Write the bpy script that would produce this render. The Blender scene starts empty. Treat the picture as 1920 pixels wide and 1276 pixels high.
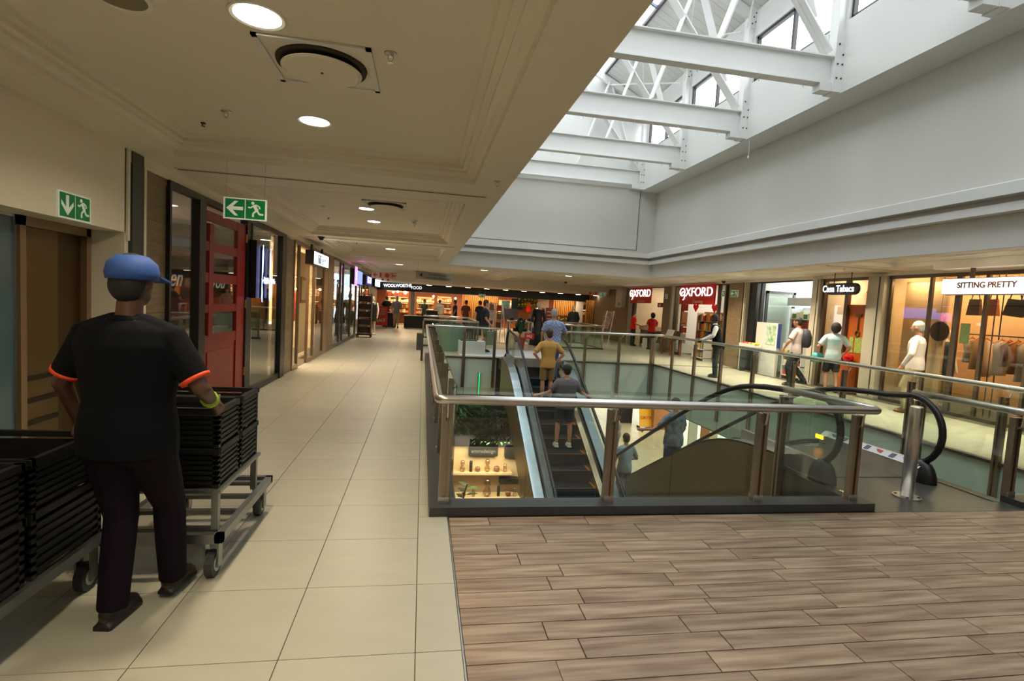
import bpy, math, random
from mathutils import Vector, Matrix
random.seed(7)
C = bpy.context.scene.collection
SC = bpy.context.scene
PI = math.pi

# ---------------------------------------------------------------- camera
H = 1.64
ya, pi_, ro = (math.radians(a) for a in (9.81975, -4.01409, 3.31733))
cy, sy, cp, sp, cr, sr = math.cos(ya), math.sin(ya), math.cos(pi_), math.sin(pi_), math.cos(ro), math.sin(ro)
Ry = Matrix(((cy, 0, -sy), (0, 1, 0), (sy, 0, cy)))
Rx = Matrix(((1, 0, 0), (0, cp, sp), (0, -sp, cp)))
Rz = Matrix(((cr, -sr, 0), (sr, cr, 0), (0, 0, 1)))
R = Rz @ Rx @ Ry
def wv(v): return Vector((v[0], v[2], -v[1]))
ax, ay, az = wv(R[0]), -wv(R[1]), -wv(R[2])
cam = bpy.data.cameras.new('camera'); cam.lens = 985 / 1920 * 36; cam.sensor_width = 36; cam.clip_start = .05; cam.clip_end = 300
co = bpy.data.objects.new('camera', cam); C.objects.link(co)
co.matrix_world = Matrix(((ax.x, ay.x, az.x, 0), (ax.y, ay.y, az.y, 0), (ax.z, ay.z, az.z, H), (0, 0, 0, 1)))
SC.camera = co

# ---------------------------------------------------------------- world, exposure
SKY = 5.1
EXPO = 0.0
LAMP = 0.6
ORDN = ['first','second','third','fourth','fifth','sixth','seventh','eighth','ninth','tenth','eleventh','twelfth','thirteenth','fourteenth','fifteenth','sixteenth','seventeenth','eighteenth','nineteenth','twentieth']

w = bpy.data.worlds.new('sky'); SC.world = w; w.use_nodes = True
nt = w.node_tree; bg = nt.nodes['Background']
tc = nt.nodes.new('ShaderNodeTexCoord'); nz = nt.nodes.new('ShaderNodeTexNoise'); nz.inputs['Scale'].default_value = 2.2; nz.inputs['Detail'].default_value = 5
rp = nt.nodes.new('ShaderNodeValToRGB'); rp.color_ramp.elements[0].position = .35; rp.color_ramp.elements[1].position = .6
rp.color_ramp.elements[0].color = (.66, .78, .96, 1); rp.color_ramp.elements[1].color = (1, .985, .95, 1)
nt.links.new(tc.outputs['Generated'], nz.inputs['Vector']); nt.links.new(nz.outputs['Fac'], rp.inputs['Fac']); nt.links.new(rp.outputs['Color'], bg.inputs['Color'])
bg.inputs['Strength'].default_value = SKY
SC.view_settings.view_transform = 'Standard'; SC.view_settings.look = 'None'
SC.view_settings.exposure = EXPO; SC.view_settings.gamma = 1; SC.view_settings.use_curve_mapping = False
cyc = SC.cycles
cyc.use_denoising = True; cyc.max_bounces = 7; cyc.diffuse_bounces = 4; cyc.glossy_bounces = 3; cyc.transparent_max_bounces = 14
cyc.transmission_bounces = 3; cyc.sample_clamp_indirect = 6; cyc.caustics_reflective = False; cyc.caustics_refractive = False

def area(name, loc, sx, sy_, power, col=(1, 1, 1), rot=(0, 0, 0), portal=False, shape='RECTANGLE', spread=PI):
    l = bpy.data.lights.new(name, 'AREA'); l.shape = shape; l.size = sx
    if shape == 'RECTANGLE': l.size_y = sy_
    l.energy = power; l.color = col; l.spread = spread
    if portal: l.cycles.is_portal = True
    o = bpy.data.objects.new(name, l); C.objects.link(o); o.location = loc; o.rotation_euler = rot
    return o
# daylight enters through the roof glazing: a sky portal under it
area('sky_portal', (4.1, 8.0, 7.0), 6.4, 22, 1, portal=True)

# ---------------------------------------------------------------- materials
def lin(c):
    return tuple((v / 255 / 12.92 if v / 255 <= .04045 else ((v / 255 + .055) / 1.055) ** 2.4) for v in c) + (1,)
MATS = {}
def mat(name, col, rough=.5, metal=0, emit=0, var=0, vscale=3, bump=0, bscale=40, stretch=(1, 1, 1), var2=None, rnd=0, spec=.5):
    if name in MATS: return MATS[name]
    m = bpy.data.materials.new(name); m.use_nodes = True; n = m.node_tree.nodes; L = m.node_tree.links
    b = n['Principled BSDF']; b.inputs['Roughness'].default_value = rough; b.inputs['Metallic'].default_value = metal
    b.inputs['Specular IOR Level'].default_value = spec
    c = lin(col); b.inputs['Base Color'].default_value = c
    if emit:
        b.inputs['Emission Color'].default_value = c; b.inputs['Emission Strength'].default_value = emit
    t = None
    if var or bump:
        t = n.new('ShaderNodeTexCoord'); mp = n.new('ShaderNodeMapping'); mp.inputs['Scale'].default_value = stretch
        L.new(t.outputs['Object'], mp.inputs['Vector'])
    if var or rnd:
        mx = n.new('ShaderNodeMix'); mx.data_type = 'RGBA'
        c2 = lin(var2) if var2 else tuple(v * (1 - var) for v in c[:3]) + (1,)
        mx.inputs['A'].default_value = c; mx.inputs['B'].default_value = c2
        src = None
        if var:
            z = n.new('ShaderNodeTexNoise'); z.inputs['Scale'].default_value = vscale; z.inputs['Detail'].default_value = 4
            L.new(mp.outputs['Vector'], z.inputs['Vector'])
            r = n.new('ShaderNodeMapRange'); r.inputs['From Min'].default_value = .32; r.inputs['From Max'].default_value = .68
            L.new(z.outputs['Fac'], r.inputs['Value']); src = r.outputs['Result']
        else:
            mx.inputs['Factor'].default_value = 0
        if src: L.new(src, mx.inputs['Factor'])
        out = mx.outputs['Result']
        if rnd:
            oi = n.new('ShaderNodeObjectInfo'); hs = n.new('ShaderNodeHueSaturation')
            r2 = n.new('ShaderNodeMapRange'); r2.inputs['To Min'].default_value = 1 - rnd; r2.inputs['To Max'].default_value = 1 + rnd
            L.new(oi.outputs['Random'], r2.inputs['Value']); L.new(r2.outputs['Result'], hs.inputs['Value']); L.new(out, hs.inputs['Color']); out = hs.outputs['Color']
        L.new(out, b.inputs['Base Color'])
        if emit: L.new(out, b.inputs['Emission Color'])
    if bump:
        z = n.new('ShaderNodeTexNoise'); z.inputs['Scale'].default_value = bscale; z.inputs['Detail'].default_value = 3
        L.new(mp.outputs['Vector'], z.inputs['Vector'])
        bp = n.new('ShaderNodeBump'); bp.inputs['Strength'].default_value = bump; bp.inputs['Distance'].default_value = .01
        L.new(z.outputs['Fac'], bp.inputs['Height']); L.new(bp.outputs['Normal'], b.inputs['Normal'])
    MATS[name] = m
    return m
def emi(name, col, s):
    if name in MATS: return MATS[name]
    m = bpy.data.materials.new(name); m.use_nodes = True; n = m.node_tree.nodes; L = m.node_tree.links
    n.remove(n['Principled BSDF']); e = n.new('ShaderNodeEmission'); e.inputs['Color'].default_value = lin(col); e.inputs['Strength'].default_value = s
    L.new(e.outputs[0], n['Material Output'].inputs['Surface']); MATS[name] = m
    return m
def glass(name, tint, refl=.08, rough=.02, ior=1.45):
    m = bpy.data.materials.new(name); m.use_nodes = True; n = m.node_tree.nodes; L = m.node_tree.links
    n.remove(n['Principled BSDF']); t = n.new('ShaderNodeBsdfTransparent'); t.inputs['Color'].default_value = tint + (1,)
    g = n.new('ShaderNodeBsdfGlossy'); g.inputs['Roughness'].default_value = rough
    f = n.new('ShaderNodeLayerWeight'); f.inputs['Blend'].default_value = .5
    pw = n.new('ShaderNodeMath'); pw.operation = 'POWER'; pw.inputs[1].default_value = 5; L.new(f.outputs['Facing'], pw.inputs[0])
    r0 = ((ior - 1) / (ior + 1)) ** 2 * 1.8
    ma = n.new('ShaderNodeMath'); ma.operation = 'MULTIPLY_ADD'; ma.inputs[1].default_value = 1 - r0; ma.inputs[2].default_value = r0; L.new(pw.outputs[0], ma.inputs[0])
    mx = n.new('ShaderNodeMixShader'); L.new(ma.outputs[0], mx.inputs['Fac']); L.new(t.outputs[0], mx.inputs[1]); L.new(g.outputs[0], mx.inputs[2])
    L.new(mx.outputs[0], n['Material Output'].inputs['Surface']); MATS[name] = m
    return m
W_PAINT = mat('white_paint', (226, 226, 222), .55, var=.04, vscale=.6)
W_WARM = mat('ceiling_paint', (234, 226, 208), .6, var=.05, vscale=.5)
W_WALL = mat('atrium_wall_paint', (208, 206, 198), .6, var=.05, vscale=.35)
STEELW = mat('white_painted_steel', (234, 234, 232), .4, var=.03, vscale=2)
BOARD = mat('roof_boards', (220, 220, 216), .55, var=.06, vscale=2)
TILE = mat('porcelain_tile', (184, 178, 160), .34, var=.07, vscale=2.5, rnd=.03, bump=.02, bscale=6, stretch=(1, 3, 1), spec=.35)
GROUT = mat('grout', (96, 88, 72), .8)
STEEL = mat('brushed_steel', (214, 208, 200), .3, 1, var=.12, vscale=4, stretch=(1, 1, .1))
POSTM = mat('balustrade_steel', (168, 154, 138), .32, 1, var=.15, vscale=6, stretch=(1, 1, .2))
CHROME = mat('polished_steel', (215, 212, 208), .12, 1)
SLATE = mat('slate_kerb', (62, 62, 62), .35, var=.25, vscale=3, bump=.1)
BLACK = mat('black_metal', (22, 21, 20), .4)
RUBBER = mat('black_rubber', (20, 20, 21), .35)
BRONZE = mat('bronze_metal', (150, 122, 92), .35, .5, var=.2, vscale=3, stretch=(1, 1, .1))
DKGREY = mat('grey_paint', (62, 64, 60), .5, var=.1)
STONE = mat('stone_cladding', (134, 112, 84), .5, var=.35, vscale=5, stretch=(1, 1, 6), bump=.3, bscale=18)
GLASS = glass('clear_glass', (.93, .96, .94))
GLASSG = glass('balustrade_glass', (.91, .95, .925))
SHOPGL = glass('shop_glass', (.92, .94, .92), ior=1.6)
ROOFGL = glass('roof_glass', (.95, .97, .97), ior=1.3)
FROST = mat('frosted_glass', (204, 222, 208), .22, var=.12, vscale=.8, spec=.6)
RED = mat('red_paint', (132, 9, 7), .4, var=.15)
REDL = mat('red_print', (196, 26, 26), .5)
WHITE = mat('white_plastic', (232, 230, 224), .4)
CREAM = mat('cream_board', (206, 182, 140), .5, var=.1)
SLATW = mat('oak_slats', (214, 146, 66), .5, var=.3, vscale=8, stretch=(1, 1, .15))
OAK = mat('warm_wood', (150, 92, 44), .45, var=.3, vscale=6, stretch=(1, .2, 1))
GREEN_L = mat('leaf_green', (62, 122, 44), .5, var=.4, vscale=12)
GREEN_D = mat('leaf_dark_green', (36, 78, 36), .45, var=.4, vscale=9)
EXITG = mat('exit_green', (0, 118, 66), .4, emit=.12)
EXITW = mat('exit_white', (214, 220, 200), .4, emit=.2)
LAMPE = emi('lamp_glow', (255, 246, 222), 14)
SHELFL = emi('shelf_light', (255, 214, 150), 4)
COOL = emi('cool_panel', (225, 238, 240), 3.5)

# ---------------------------------------------------------------- mesh helpers
class MB:
    def __init__(s): s.v = []; s.f = []; s.m = []; s.mi = 0; s.T = None
    def add(s, vs, fs):
        o = len(s.v)
        if s.T is not None: vs = [s.T @ Vector(v) for v in vs]
        s.v += [tuple(v) for v in vs]; s.f += [tuple(i + o for i in f) for f in fs]; s.m += [s.mi] * len(fs)
        return s
    def box(s, x0, x1, y0, y1, z0, z1):
        return s.add([(x0, y0, z0), (x1, y0, z0), (x1, y1, z0), (x0, y1, z0), (x0, y0, z1), (x1, y0, z1), (x1, y1, z1), (x0, y1, z1)],
              [(0, 3, 2, 1), (4, 5, 6, 7), (0, 1, 5, 4), (1, 2, 6, 5), (2, 3, 7, 6), (3, 0, 4, 7)])
    def bbox(s, x0, x1, y0, y1, z0, z1, b=.004):     # a box with its top edges chamfered
        return s.add([(x0, y0, z0), (x1, y0, z0), (x1, y1, z0), (x0, y1, z0), (x0, y0, z1 - b), (x1, y0, z1 - b), (x1, y1, z1 - b), (x0, y1, z1 - b),
              (x0 + b, y0 + b, z1), (x1 - b, y0 + b, z1), (x1 - b, y1 - b, z1), (x0 + b, y1 - b, z1)],
              [(0, 3, 2, 1), (8, 9, 10, 11), (0, 1, 5, 4), (1, 2, 6, 5), (2, 3, 7, 6), (3, 0, 4, 7), (4, 5, 9, 8), (5, 6, 10, 9), (6, 7, 11, 10), (7, 4, 8, 11)])
    def hexa(s, p):  # 8 points, bottom 4 then top 4
        return s.add(p, [(0, 3, 2, 1), (4, 5, 6, 7), (0, 1, 5, 4), (1, 2, 6, 5), (2, 3, 7, 6), (3, 0, 4, 7)])
    def prism(s, pts, axis, a0, a1):
        n = len(pts)
        def q(p, a): return (a, p[0], p[1]) if axis == 0 else ((p[0], a, p[1]) if axis == 1 else (p[0], p[1], a))
        return s.add([q(p, a0) for p in pts] + [q(p, a1) for p in pts],
              [tuple(range(n)), tuple(range(2 * n - 1, n - 1, -1))] + [(i, i + n, (i + 1) % n + n, (i + 1) % n) for i in range(n)])
    def bar(s, p0, p1, wx, wy, up=(0, 0, 1)):
        p0, p1 = Vector(p0), Vector(p1); d = (p1 - p0).normalized(); u = Vector(up)
        if abs(d.dot(u)) > .98: u = Vector((0, 1, 0))
        a = d.cross(u).normalized() * wx / 2; b = a.cross(d).normalized() * wy / 2
        return s.hexa([p0 - a - b, p0 + a - b, p0 + a + b, p0 - a + b, p1 - a - b, p1 + a - b, p1 + a + b, p1 - a + b])
    def tube(s, pts, r, n=10, round_=False, sc=1.0):
        pts = [Vector(p) for p in pts]; rs = list(r) if isinstance(r, (list, tuple)) else [r] * len(pts)
        if round_:
            d0 = (pts[0] - pts[1]).normalized(); d1 = (pts[-1] - pts[-2]).normalized(); r0, r1 = rs[0], rs[-1]
            pts = [pts[0] + d0 * r0 * .95, pts[0] + d0 * r0 * .6] + pts + [pts[-1] + d1 * r1 * .6, pts[-1] + d1 * r1 * .95]
            rs = [r0 * .25, r0 * .8] + rs + [r1 * .8, r1 * .25]
        vs = []; a = None
        for i, p in enumerate(pts):
            d = (pts[min(i + 1, len(pts) - 1)] - pts[max(i - 1, 0)]).normalized()
            if a is None:
                u = Vector((0, 0, 1)) if abs(d.z) < .9 else Vector((1, 0, 0)); a = d.cross(u).normalized()
            else:
                a = (a - d * a.dot(d)).normalized()
            b = d.cross(a)
            for k in range(n):
                t = 2 * PI * k / n; vs.append(p + a * math.cos(t) * rs[i] * sc + b * math.sin(t) * rs[i])
        m = len(pts)
        fs = [(i * n + k, i * n + (k + 1) % n, (i + 1) * n + (k + 1) % n, (i + 1) * n + k) for i in range(m - 1) for k in range(n)]
        fs += [tuple(range(n - 1, -1, -1)), tuple(range((m - 1) * n, m * n))]
        return s.add(vs, fs)
    def lathe(s, prof, c=(0, 0, 0), n=20, sx=1, sy=1):
        vs = [(c[0] + r * math.cos(2 * PI * k / n) * sx, c[1] + r * math.sin(2 * PI * k / n) * sy, c[2] + z) for r, z in prof for k in range(n)]
        m = len(prof)
        fs = [(i * n + k, i * n + (k + 1) % n, (i + 1) * n + (k + 1) % n, (i + 1) * n + k) for i in range(m - 1) for k in range(n)]
        fs += [tuple(range(n - 1, -1, -1)), tuple(range((m - 1) * n, m * n))]
        return s.add(vs, fs)
    def rings(s, rr, n=16):   # torso loft: (cx, cy, cz, rx, ry)
        vs = [(x + rx * math.cos(2 * PI * k / n), y + ry * math.sin(2 * PI * k / n), z) for x, y, z, rx, ry in rr for k in range(n)]
        m = len(rr)
        fs = [(i * n + k, i * n + (k + 1) % n, (i + 1) * n + (k + 1) % n, (i + 1) * n + k) for i in range(m - 1) for k in range(n)]
        fs += [tuple(range(n - 1, -1, -1)), tuple(range((m - 1) * n, m * n))]
        return s.add(vs, fs)
    def ball(s, c, rx, ry=None, rz=None, n=12, m=8):
        ry = ry or rx; rz = rz or rx
        return s.lathe([(math.sin(PI * max(.02, min(.98, i / m))), -rz * math.cos(PI * i / m)) for i in range(m + 1)], c, n, rx, ry)
    def leaf(s, p, d, L, w_, droop=.3):
        p = Vector(p); d = Vector(d).normalized(); u = Vector((0, 0, 1)); a = d.cross(u)
        a = a.normalized() * w_ / 2 if a.length > .01 else Vector((w_ / 2, 0, 0))
        q = [p + d * L * t - u * droop * L * t * t for t in (0, .35, .7, 1)]
        return s.add([q[0], q[1] - a, q[1] + a, q[2] - a * .8, q[2] + a * .8, q[3]], [(0, 1, 2), (1, 3, 4, 2), (3, 5, 4)])
    def build(s, name, mats, parent=None, smooth=False, local=False, mesh_only=False):
        vs = s.v
        if parent is not None and not local:
            o = ORG[parent]; vs = [(x - o[0], y - o[1], z - o[2]) for x, y, z in vs]
        me = bpy.data.meshes.new(name); me.from_pydata(vs, [], s.f)
        if not isinstance(mats, (list, tuple)): mats = [mats]
        for m in mats: me.materials.append(m)
        if len(mats) > 1: me.polygons.foreach_set('material_index', s.m)
        if smooth: me.polygons.foreach_set('use_smooth', [True] * len(me.polygons))
        me.update()
        return link(name, me, parent)
ORG = {}
def link(name, data, parent=None, loc=(0, 0, 0)):
    o = bpy.data.objects.new(name, data); C.objects.link(o); o.location = loc
    if parent is not None:
        o.parent = parent; ORG[o] = tuple(ORG[parent][i] + loc[i] for i in range(3))
    else: ORG[o] = tuple(loc)
    return o
def tag(o, label, cat, group=None, kind=None):
    o['label'] = label; o['category'] = cat
    if group: o['group'] = group
    if kind: o['kind'] = kind
    return o
def thing(name, label, cat, loc=(0, 0, 0), group=None, rotz=0):
    o = link(name, None, None, loc); o.rotation_euler = (0, 0, rotz); o.empty_display_size = .1
    return tag(o, label, cat, group)
def struct(o, label=None):
    o['kind'] = 'structure'
    if label: o['label'] = label
    return o
def copy_tree(o, parent=None):
    c = o.copy(); C.objects.link(c); ORG[c] = ORG[o]
    if parent: c.parent = parent
    for ch in list(o.children): copy_tree(ch, c)
    return c
def text(name, s_, size, m, parent, loc, rot, ext=.004, align='CENTER', shear=0, bold=0, sx=1):
    cu = bpy.data.curves.new(name, 'FONT'); cu.body = s_; cu.size = size; cu.extrude = ext; cu.align_x = align; cu.align_y = 'CENTER'
    cu.shear = shear; cu.offset = bold; cu.materials.append(m)
    o = bpy.data.objects.new(name, cu); C.objects.link(o); bpy.context.view_layer.update()
    me = bpy.data.meshes.new_from_object(o.evaluated_get(bpy.context.evaluated_depsgraph_get())); bpy.data.objects.remove(o); bpy.data.curves.remove(cu)
    o = bpy.data.objects.new(name, me); C.objects.link(o)
    if parent is not None:
        o.parent = parent; g = ORG[parent]; loc = tuple(loc[i] - g[i] for i in range(3))
    o.location = loc; o.rotation_euler = rot; o.scale = (sx, 1, 1); ORG[o] = loc
    return o
FACE_NEAR = (PI / 2, 0, 0)          # text on a plane facing the camera side (-Y)
FACE_LEFT = (PI / 2, 0, -PI / 2)    # on a plane facing -X (right-hand shops)
FACE_RIGHT = (PI / 2, 0, PI / 2)    # on a plane facing +X (left-hand shops)
# ================================================================ the setting: floors
PLANK = mat('timber_look_plank', (174, 150, 126), .42, var=.34, vscale=2.4, stretch=(.8, 9, 1), rnd=.13, bump=.08, bscale=9, var2=(116, 90, 70))
mk = PLANK.node_tree; tcs = [n for n in mk.nodes if n.type == 'TEX_COORD'][0]; mps = [n for n in mk.nodes if n.type == 'MAPPING'][0]
oi_ = mk.nodes.new('ShaderNodeObjectInfo'); va_ = mk.nodes.new('ShaderNodeVectorMath'); va_.operation = 'MULTIPLY_ADD'; va_.inputs[1].default_value = (17, 31, 0)
mk.links.new(oi_.outputs['Random'], va_.inputs[0]); mk.links.new(tcs.outputs['Object'], va_.inputs[2]); mk.links.new(va_.outputs[0], mps.inputs['Vector'])
PLATE = mat('landing_plate', (104, 102, 96), .35, .6, var=.18, vscale=5, stretch=(6, .4, 1))
Xc = [-2.62, -2.374, -1.771, -1.168, -.565, .038]
Yr = [2.36 + .593 * k for k in range(-3, 23)]
YE = Yr[-1]
g = MB(); g.box(-6, .262, -4, 3.9, -.06, -.006); g.box(-6, .3, 3.9, 15.5, -.06, -.006); g.box(-6, 15, 15.5, 37, -.06, -.006); g.box(7.25, 15, -4, 15.5, -.06, -.006)
g.box(.262, 7.25, -4, 3.9, -.06, -.007)
fl = struct(g.build('floor', GROUT))
J = .0022
def tiles(xs, ys, zt=0):
    for i in range(len(xs) - 1):
        for j in range(len(ys) - 1):
            x0, x1, y0, y1 = xs[i], xs[i + 1], ys[j], ys[j + 1]
            key = (round(x1 - x0, 3), round(y1 - y0, 3))
            if key not in TM:
                m = MB(); m.bbox(J, x1 - x0 - J, J, y1 - y0 - J, -.006, 0, .0012)
                me = bpy.data.meshes.new('tile'); me.from_pydata(m.v, [], m.f); me.materials.append(TILE); TM[key] = me
            link('tile', TM[key], fl, (x0, y0, zt))
TM = {}
tiles(Xc, Yr)
tiles([.038, .255], [y for y in Yr if y < 3.3] + [3.9]); tiles([.038, .118], [3.9] + [y for y in Yr if y > 3.95])
XR = [7.27 + .603 * k for k in range(5)]
tiles(XR, [3.95 + .593 * k for k in range(20)])
m = MB()
for i in range(22):
    for j in range(27):
        x0 = -2.62 + i * .603; y0 = YE + j * .593
        if y0 > 31: continue
        m.bbox(x0 + J, min(x0 + .603, 10.6) - J, y0 + J, y0 + .593 - J, -.006, 0, .0012)
for j in range(8):
    for i in range(5): m.bbox(-2.6 + i * .57, -2.6 + (i + 1) * .57 - .004, -3.9 + j * .56, -3.9 + (j + 1) * .56 - .004, -.006, 0)
m.box(.3, 7.27, 15.5, YE, -.006, 0) if YE > 15.5 else None
struct(m.build('tile_field', TILE, fl)); bpy.data.objects['tile_field']['kind'] = 'stuff'
# timber-look planks
fw = struct(MB().box(.262, 6.8, .8, 3.88, -.012, -.0045).build('floor', mat('dark_grout', (36, 28, 22), .8)))
random.seed(3); PMs = {}
for r in range(21):
    y1 = 3.88 - r * .148; y0 = y1 - .148; x = .264
    off = {9: .42, 10: .57, 11: 1.177 - .76}.get(r, random.choice([.15, .3, .42, .55, .66, .7]))
    w0 = off
    while x < 6.6:
        wd = w0 if x < .27 else .76
        x1 = min(x + wd, 6.8)
        if x1 - x > .05:
            key = round(x1 - x, 2)
            if key not in PMs:
                q = MB(); q.bbox(.0028, x1 - x - .0028, .0028, .1452, -.0045, 0, .001)
                me = bpy.data.meshes.new('plank'); me.from_pydata(q.v, [], q.f); me.materials.append(PLANK); PMs[key] = me
            link('plank', PMs[key], fw, (x, y0, 0))
        x = x1
MB().box(.255, .263, .8, 3.9, -.01, .002).build('edge_strip', STEEL, fw)
MB().box(4.0, 5.66, 3.88, 5.25, -.3, .001).build('landing_plate', PLATE, fw)
MB().box(2.3, 3.9, 13.5, 15.5, -.3, .001).build('landing_plate', PLATE, fw)
# slab under the upper level, lower floor
g = MB(); g.box(-6, .3, -4, 15.5, -1.2, -.06); g.box(-6, 16, 15.56, 37, -1.2, -.06); g.box(7.31, 16, -4, 15.5, -1.2, -.06); g.box(.3, 7.25, -4, 3.9, -1.2, -.07)
g.box(4.05, 5.5, 3.9, 5.2, -.5, -.3)
struct(g.build('slab', W_PAINT))
lf = struct(MB().box(-7, 24, -4, 42, -4.6, -4.4).build('floor', mat('lower_tile', (214, 204, 176), .3, var=.1, vscale=1.2)))
g = MB(); g.box(-7, 24, 41.8, 42, -4.4, -1.2); g.box(-7, -6.8, -4, 42, -4.4, -1.2); g.box(23.8, 24, -4, 42, -4.4, -1.2); g.box(-7, 24, -4.2, -4, -4.4, -1.2)
struct(g.build('wall_lower', mat('lower_wall', (190, 172, 140), .6)))
m = MB()
for i in range(24):
    for j in range(24): m.bbox(.4 + i * .6 + J, 1 + i * .6 - J, 8 + j * .9 + J, 8.9 + j * .9 - J, -4.4, -4.394, .001)
o = m.build('tile_field', MATS['lower_tile'], lf); o['kind'] = 'stuff'
# kerbs around the well
k = MB(); k.box(.12, .30, 3.9, 15.45, 0, .07); k.box(.30, 4.0, 3.9, 4.09, 0, .07); k.box(.12, .34, 3.9, 15.5, -.3, 0); k.box(.34, 4.0, 4.0, 4.09, -1.2, 0)
struct(k.build('kerb', SLATE))
k = MB(); k.box(5.62, 7.35, 3.93, 4.12, 0, .06); k.box(5.55, 7.25, 4.0, 4.1, -1.2, 0)
struct(k.build('kerb', SLATE))
# frosted glass fascia round the edge of the slab
fa = struct(MB().box(7.255, 7.31, 4.0, 15.5, -1.25, -.06).box(.3, 7.3, 15.5, 15.56, -1.25, -.06).build('trim_1', DKGREY))
def fpanel(x0, x1, y0, y1): MB().box(x0, x1, y0, y1, -1.22, -.035).build('frosted_panel', FROST, fa)
for j in range(9): fpanel(7.235, 7.255, 4.12 + j * 1.262, 4.12 + (j + 1) * 1.262 - .012)
for i in range(2): fpanel(.36 + i * .95, .36 + (i + 1) * .95 - .012, 15.48, 15.5)
for i in range(3): fpanel(3.95 + i * 1.095, 3.95 + (i + 1) * 1.095 - .012, 15.48, 15.5)
MB().box(7.2, 7.3, 4.1, 15.5, -.035, .004).box(.3, 7.3, 15.44, 15.56, -.035, .004).build('edge_strip', SLATE, fa)
MB().box(5.5, 5.53, 4.1, 5.3, -1.2, .001).build('frosted_panel', FROST, fa)

# ================================================================ ceilings
CW = W_WARM
c = MB()
XL, XRt = -2.28, .45
cof = [(-3.2, 5.33), (6.42, 11.25), (12.3, 16.5)]
c.box(-3.3, XL, -4, 17.6, 2.8, 3.05); c.box(XRt, .8, -4, 17.6, 2.8, 3.05)
ys = [-4] + [v for a in cof for v in a] + [17.6]
for i in range(0, len(ys), 2): c.box(XL, XRt, ys[i], ys[i + 1], 2.8, 3.05)
ce = struct(c.build('ceiling', CW))
def coffer(x0, x1, y0, y1, parent, z0=2.8, h=.17):
    prof = [(.002, -.002), (.002, .05), (.035, .055), (.05, .075), (.085, .08), (.085, .10), (.13, .105), (.13, .135), (.175, .14), (.19, .17)]
    m = MB(); vs = []
    for ins, dz in prof:
        z = z0 + dz * h / .17
        vs += [(x0 + ins, y0 + ins, z), (x1 - ins, y0 + ins, z), (x1 - ins, y1 - ins, z), (x0 + ins, y1 - ins, z)]
    n = len(prof)
    m.add(vs, [(i * 4 + k, i * 4 + (k + 1) % 4, (i + 1) * 4 + (k + 1) % 4, (i + 1) * 4 + k) for i in range(n - 1) for k in range(4)] + [tuple(range(4 * n - 4, 4 * n))])
    m.build('coffer_moulding', CW, parent)
for a, b in cof: coffer(XL, XRt, a, b, ce)
# beyond the atrium and along the right-hand shops
c = MB(); c.box(-3.3, 10.6, 17.6, 19.4, 2.8, 3.05); c.box(-3.3, -2.3, 19.4, 27.5, 2.8, 3.05); c.box(7.6, 10.6, 19.4, 27.5, 2.8, 3.05); c.box(-3.3, 10.6, 27.5, 31, 2.44, 3.05)
c.box(3.1, 3.9, 19.4, 27.5, 2.8, 3.05)
cf = struct(c.build('ceiling', CW)); coffer(-2.3, 3.1, 19.4, 27.5, cf); coffer(3.9, 7.6, 19.4, 27.5, cf)
c = MB(); c.box(7.99, 8.15, -4, 17.6, 2.8, 3.1); c.box(9.3, 10.6, -4, 17.6, 2.8, 3.1)
for a, b in ((-4, 5.2), (9.2, 10.2), (13.9, 14.6), (17.2, 17.6)): c.box(8.15, 9.3, a, b, 2.8, 3.05)
crt = struct(c.build('ceiling', CW)); coffer(8.15, 9.3, 5.2, 9.2, crt, h=.25); coffer(8.15, 9.3, 10.2, 13.9, crt, h=.25); coffer(8.15, 9.3, 14.6, 17.2, crt, h=.25)
for i, (x0, x1, y, z, lb) in enumerate(((-2.5, .63, 5.9, 2.8, 'long dark slot diffuser across the left ceiling above the hanging green exit sign'), (-2.5, .63, 11.75, 2.8, 'thin dark slot diffuser between the second and third left ceiling coffers'), (8.2, 9.9, 9.7, 2.8, 'thin slot diffuser in the ceiling in front of the tobacco shop'), (8.5, 10, 4.6, 2.8, 'short slot diffuser in the right ceiling above the handbag window'))):
    t = thing('slot_vent', lb, 'vent', (x0, y, z)); MB().box(x0, x1, y - .028, y + .028, z - .004, z + .001).build('slot', mat('slot_dark', (70, 58, 40), .7), t)
    MB().box(x0 - .012, x1 + .012, y - .04, y - .028, z - .008, z).box(x0 - .012, x1 + .012, y + .028, y + .04, z - .008, z).build('frame', CW, t)

# ================================================================ atrium walls and cornices
struct(MB().box(.62, .8, -4, 17.6, 2.82, 7.1).build('wall_left', W_WALL))
wr = struct(MB().box(8.0, 8.2, -4, 18, 3.0, 5.82).build('wall_right', W_WALL))
wf = struct(MB().box(.8, 8.0, 17.82, 18, 3.0, 5.9).build('wall_far', W_WALL))
MB().box(.9, 7.35, 17.808, 17.82, 3.77, 3.785).box(7.335, 7.35, 17.808, 17.82, 3.77, 5.82).box(.9, 7.33, 17.812, 17.82, 3.785, 5.82).build('wall_panel', [W_WALL], wf)
MB().box(.9, 7.36, 17.803, 17.81, 3.762, 3.776).box(7.345, 7.36, 17.803, 17.81, 3.762, 5.82).build('shadow_joint', DKGREY, wf)
fb = MB(); fb.box(7.85, 7.99, -4, 17.55, 2.8, 3.3); fb.box(.8, 7.99, 17.55, 17.599, 2.8, 3.3); fb.box(.8, 7.99, 17.599, 17.85, 3.05, 3.3)
struct(fb.build('trim_2', W_WALL))
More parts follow.
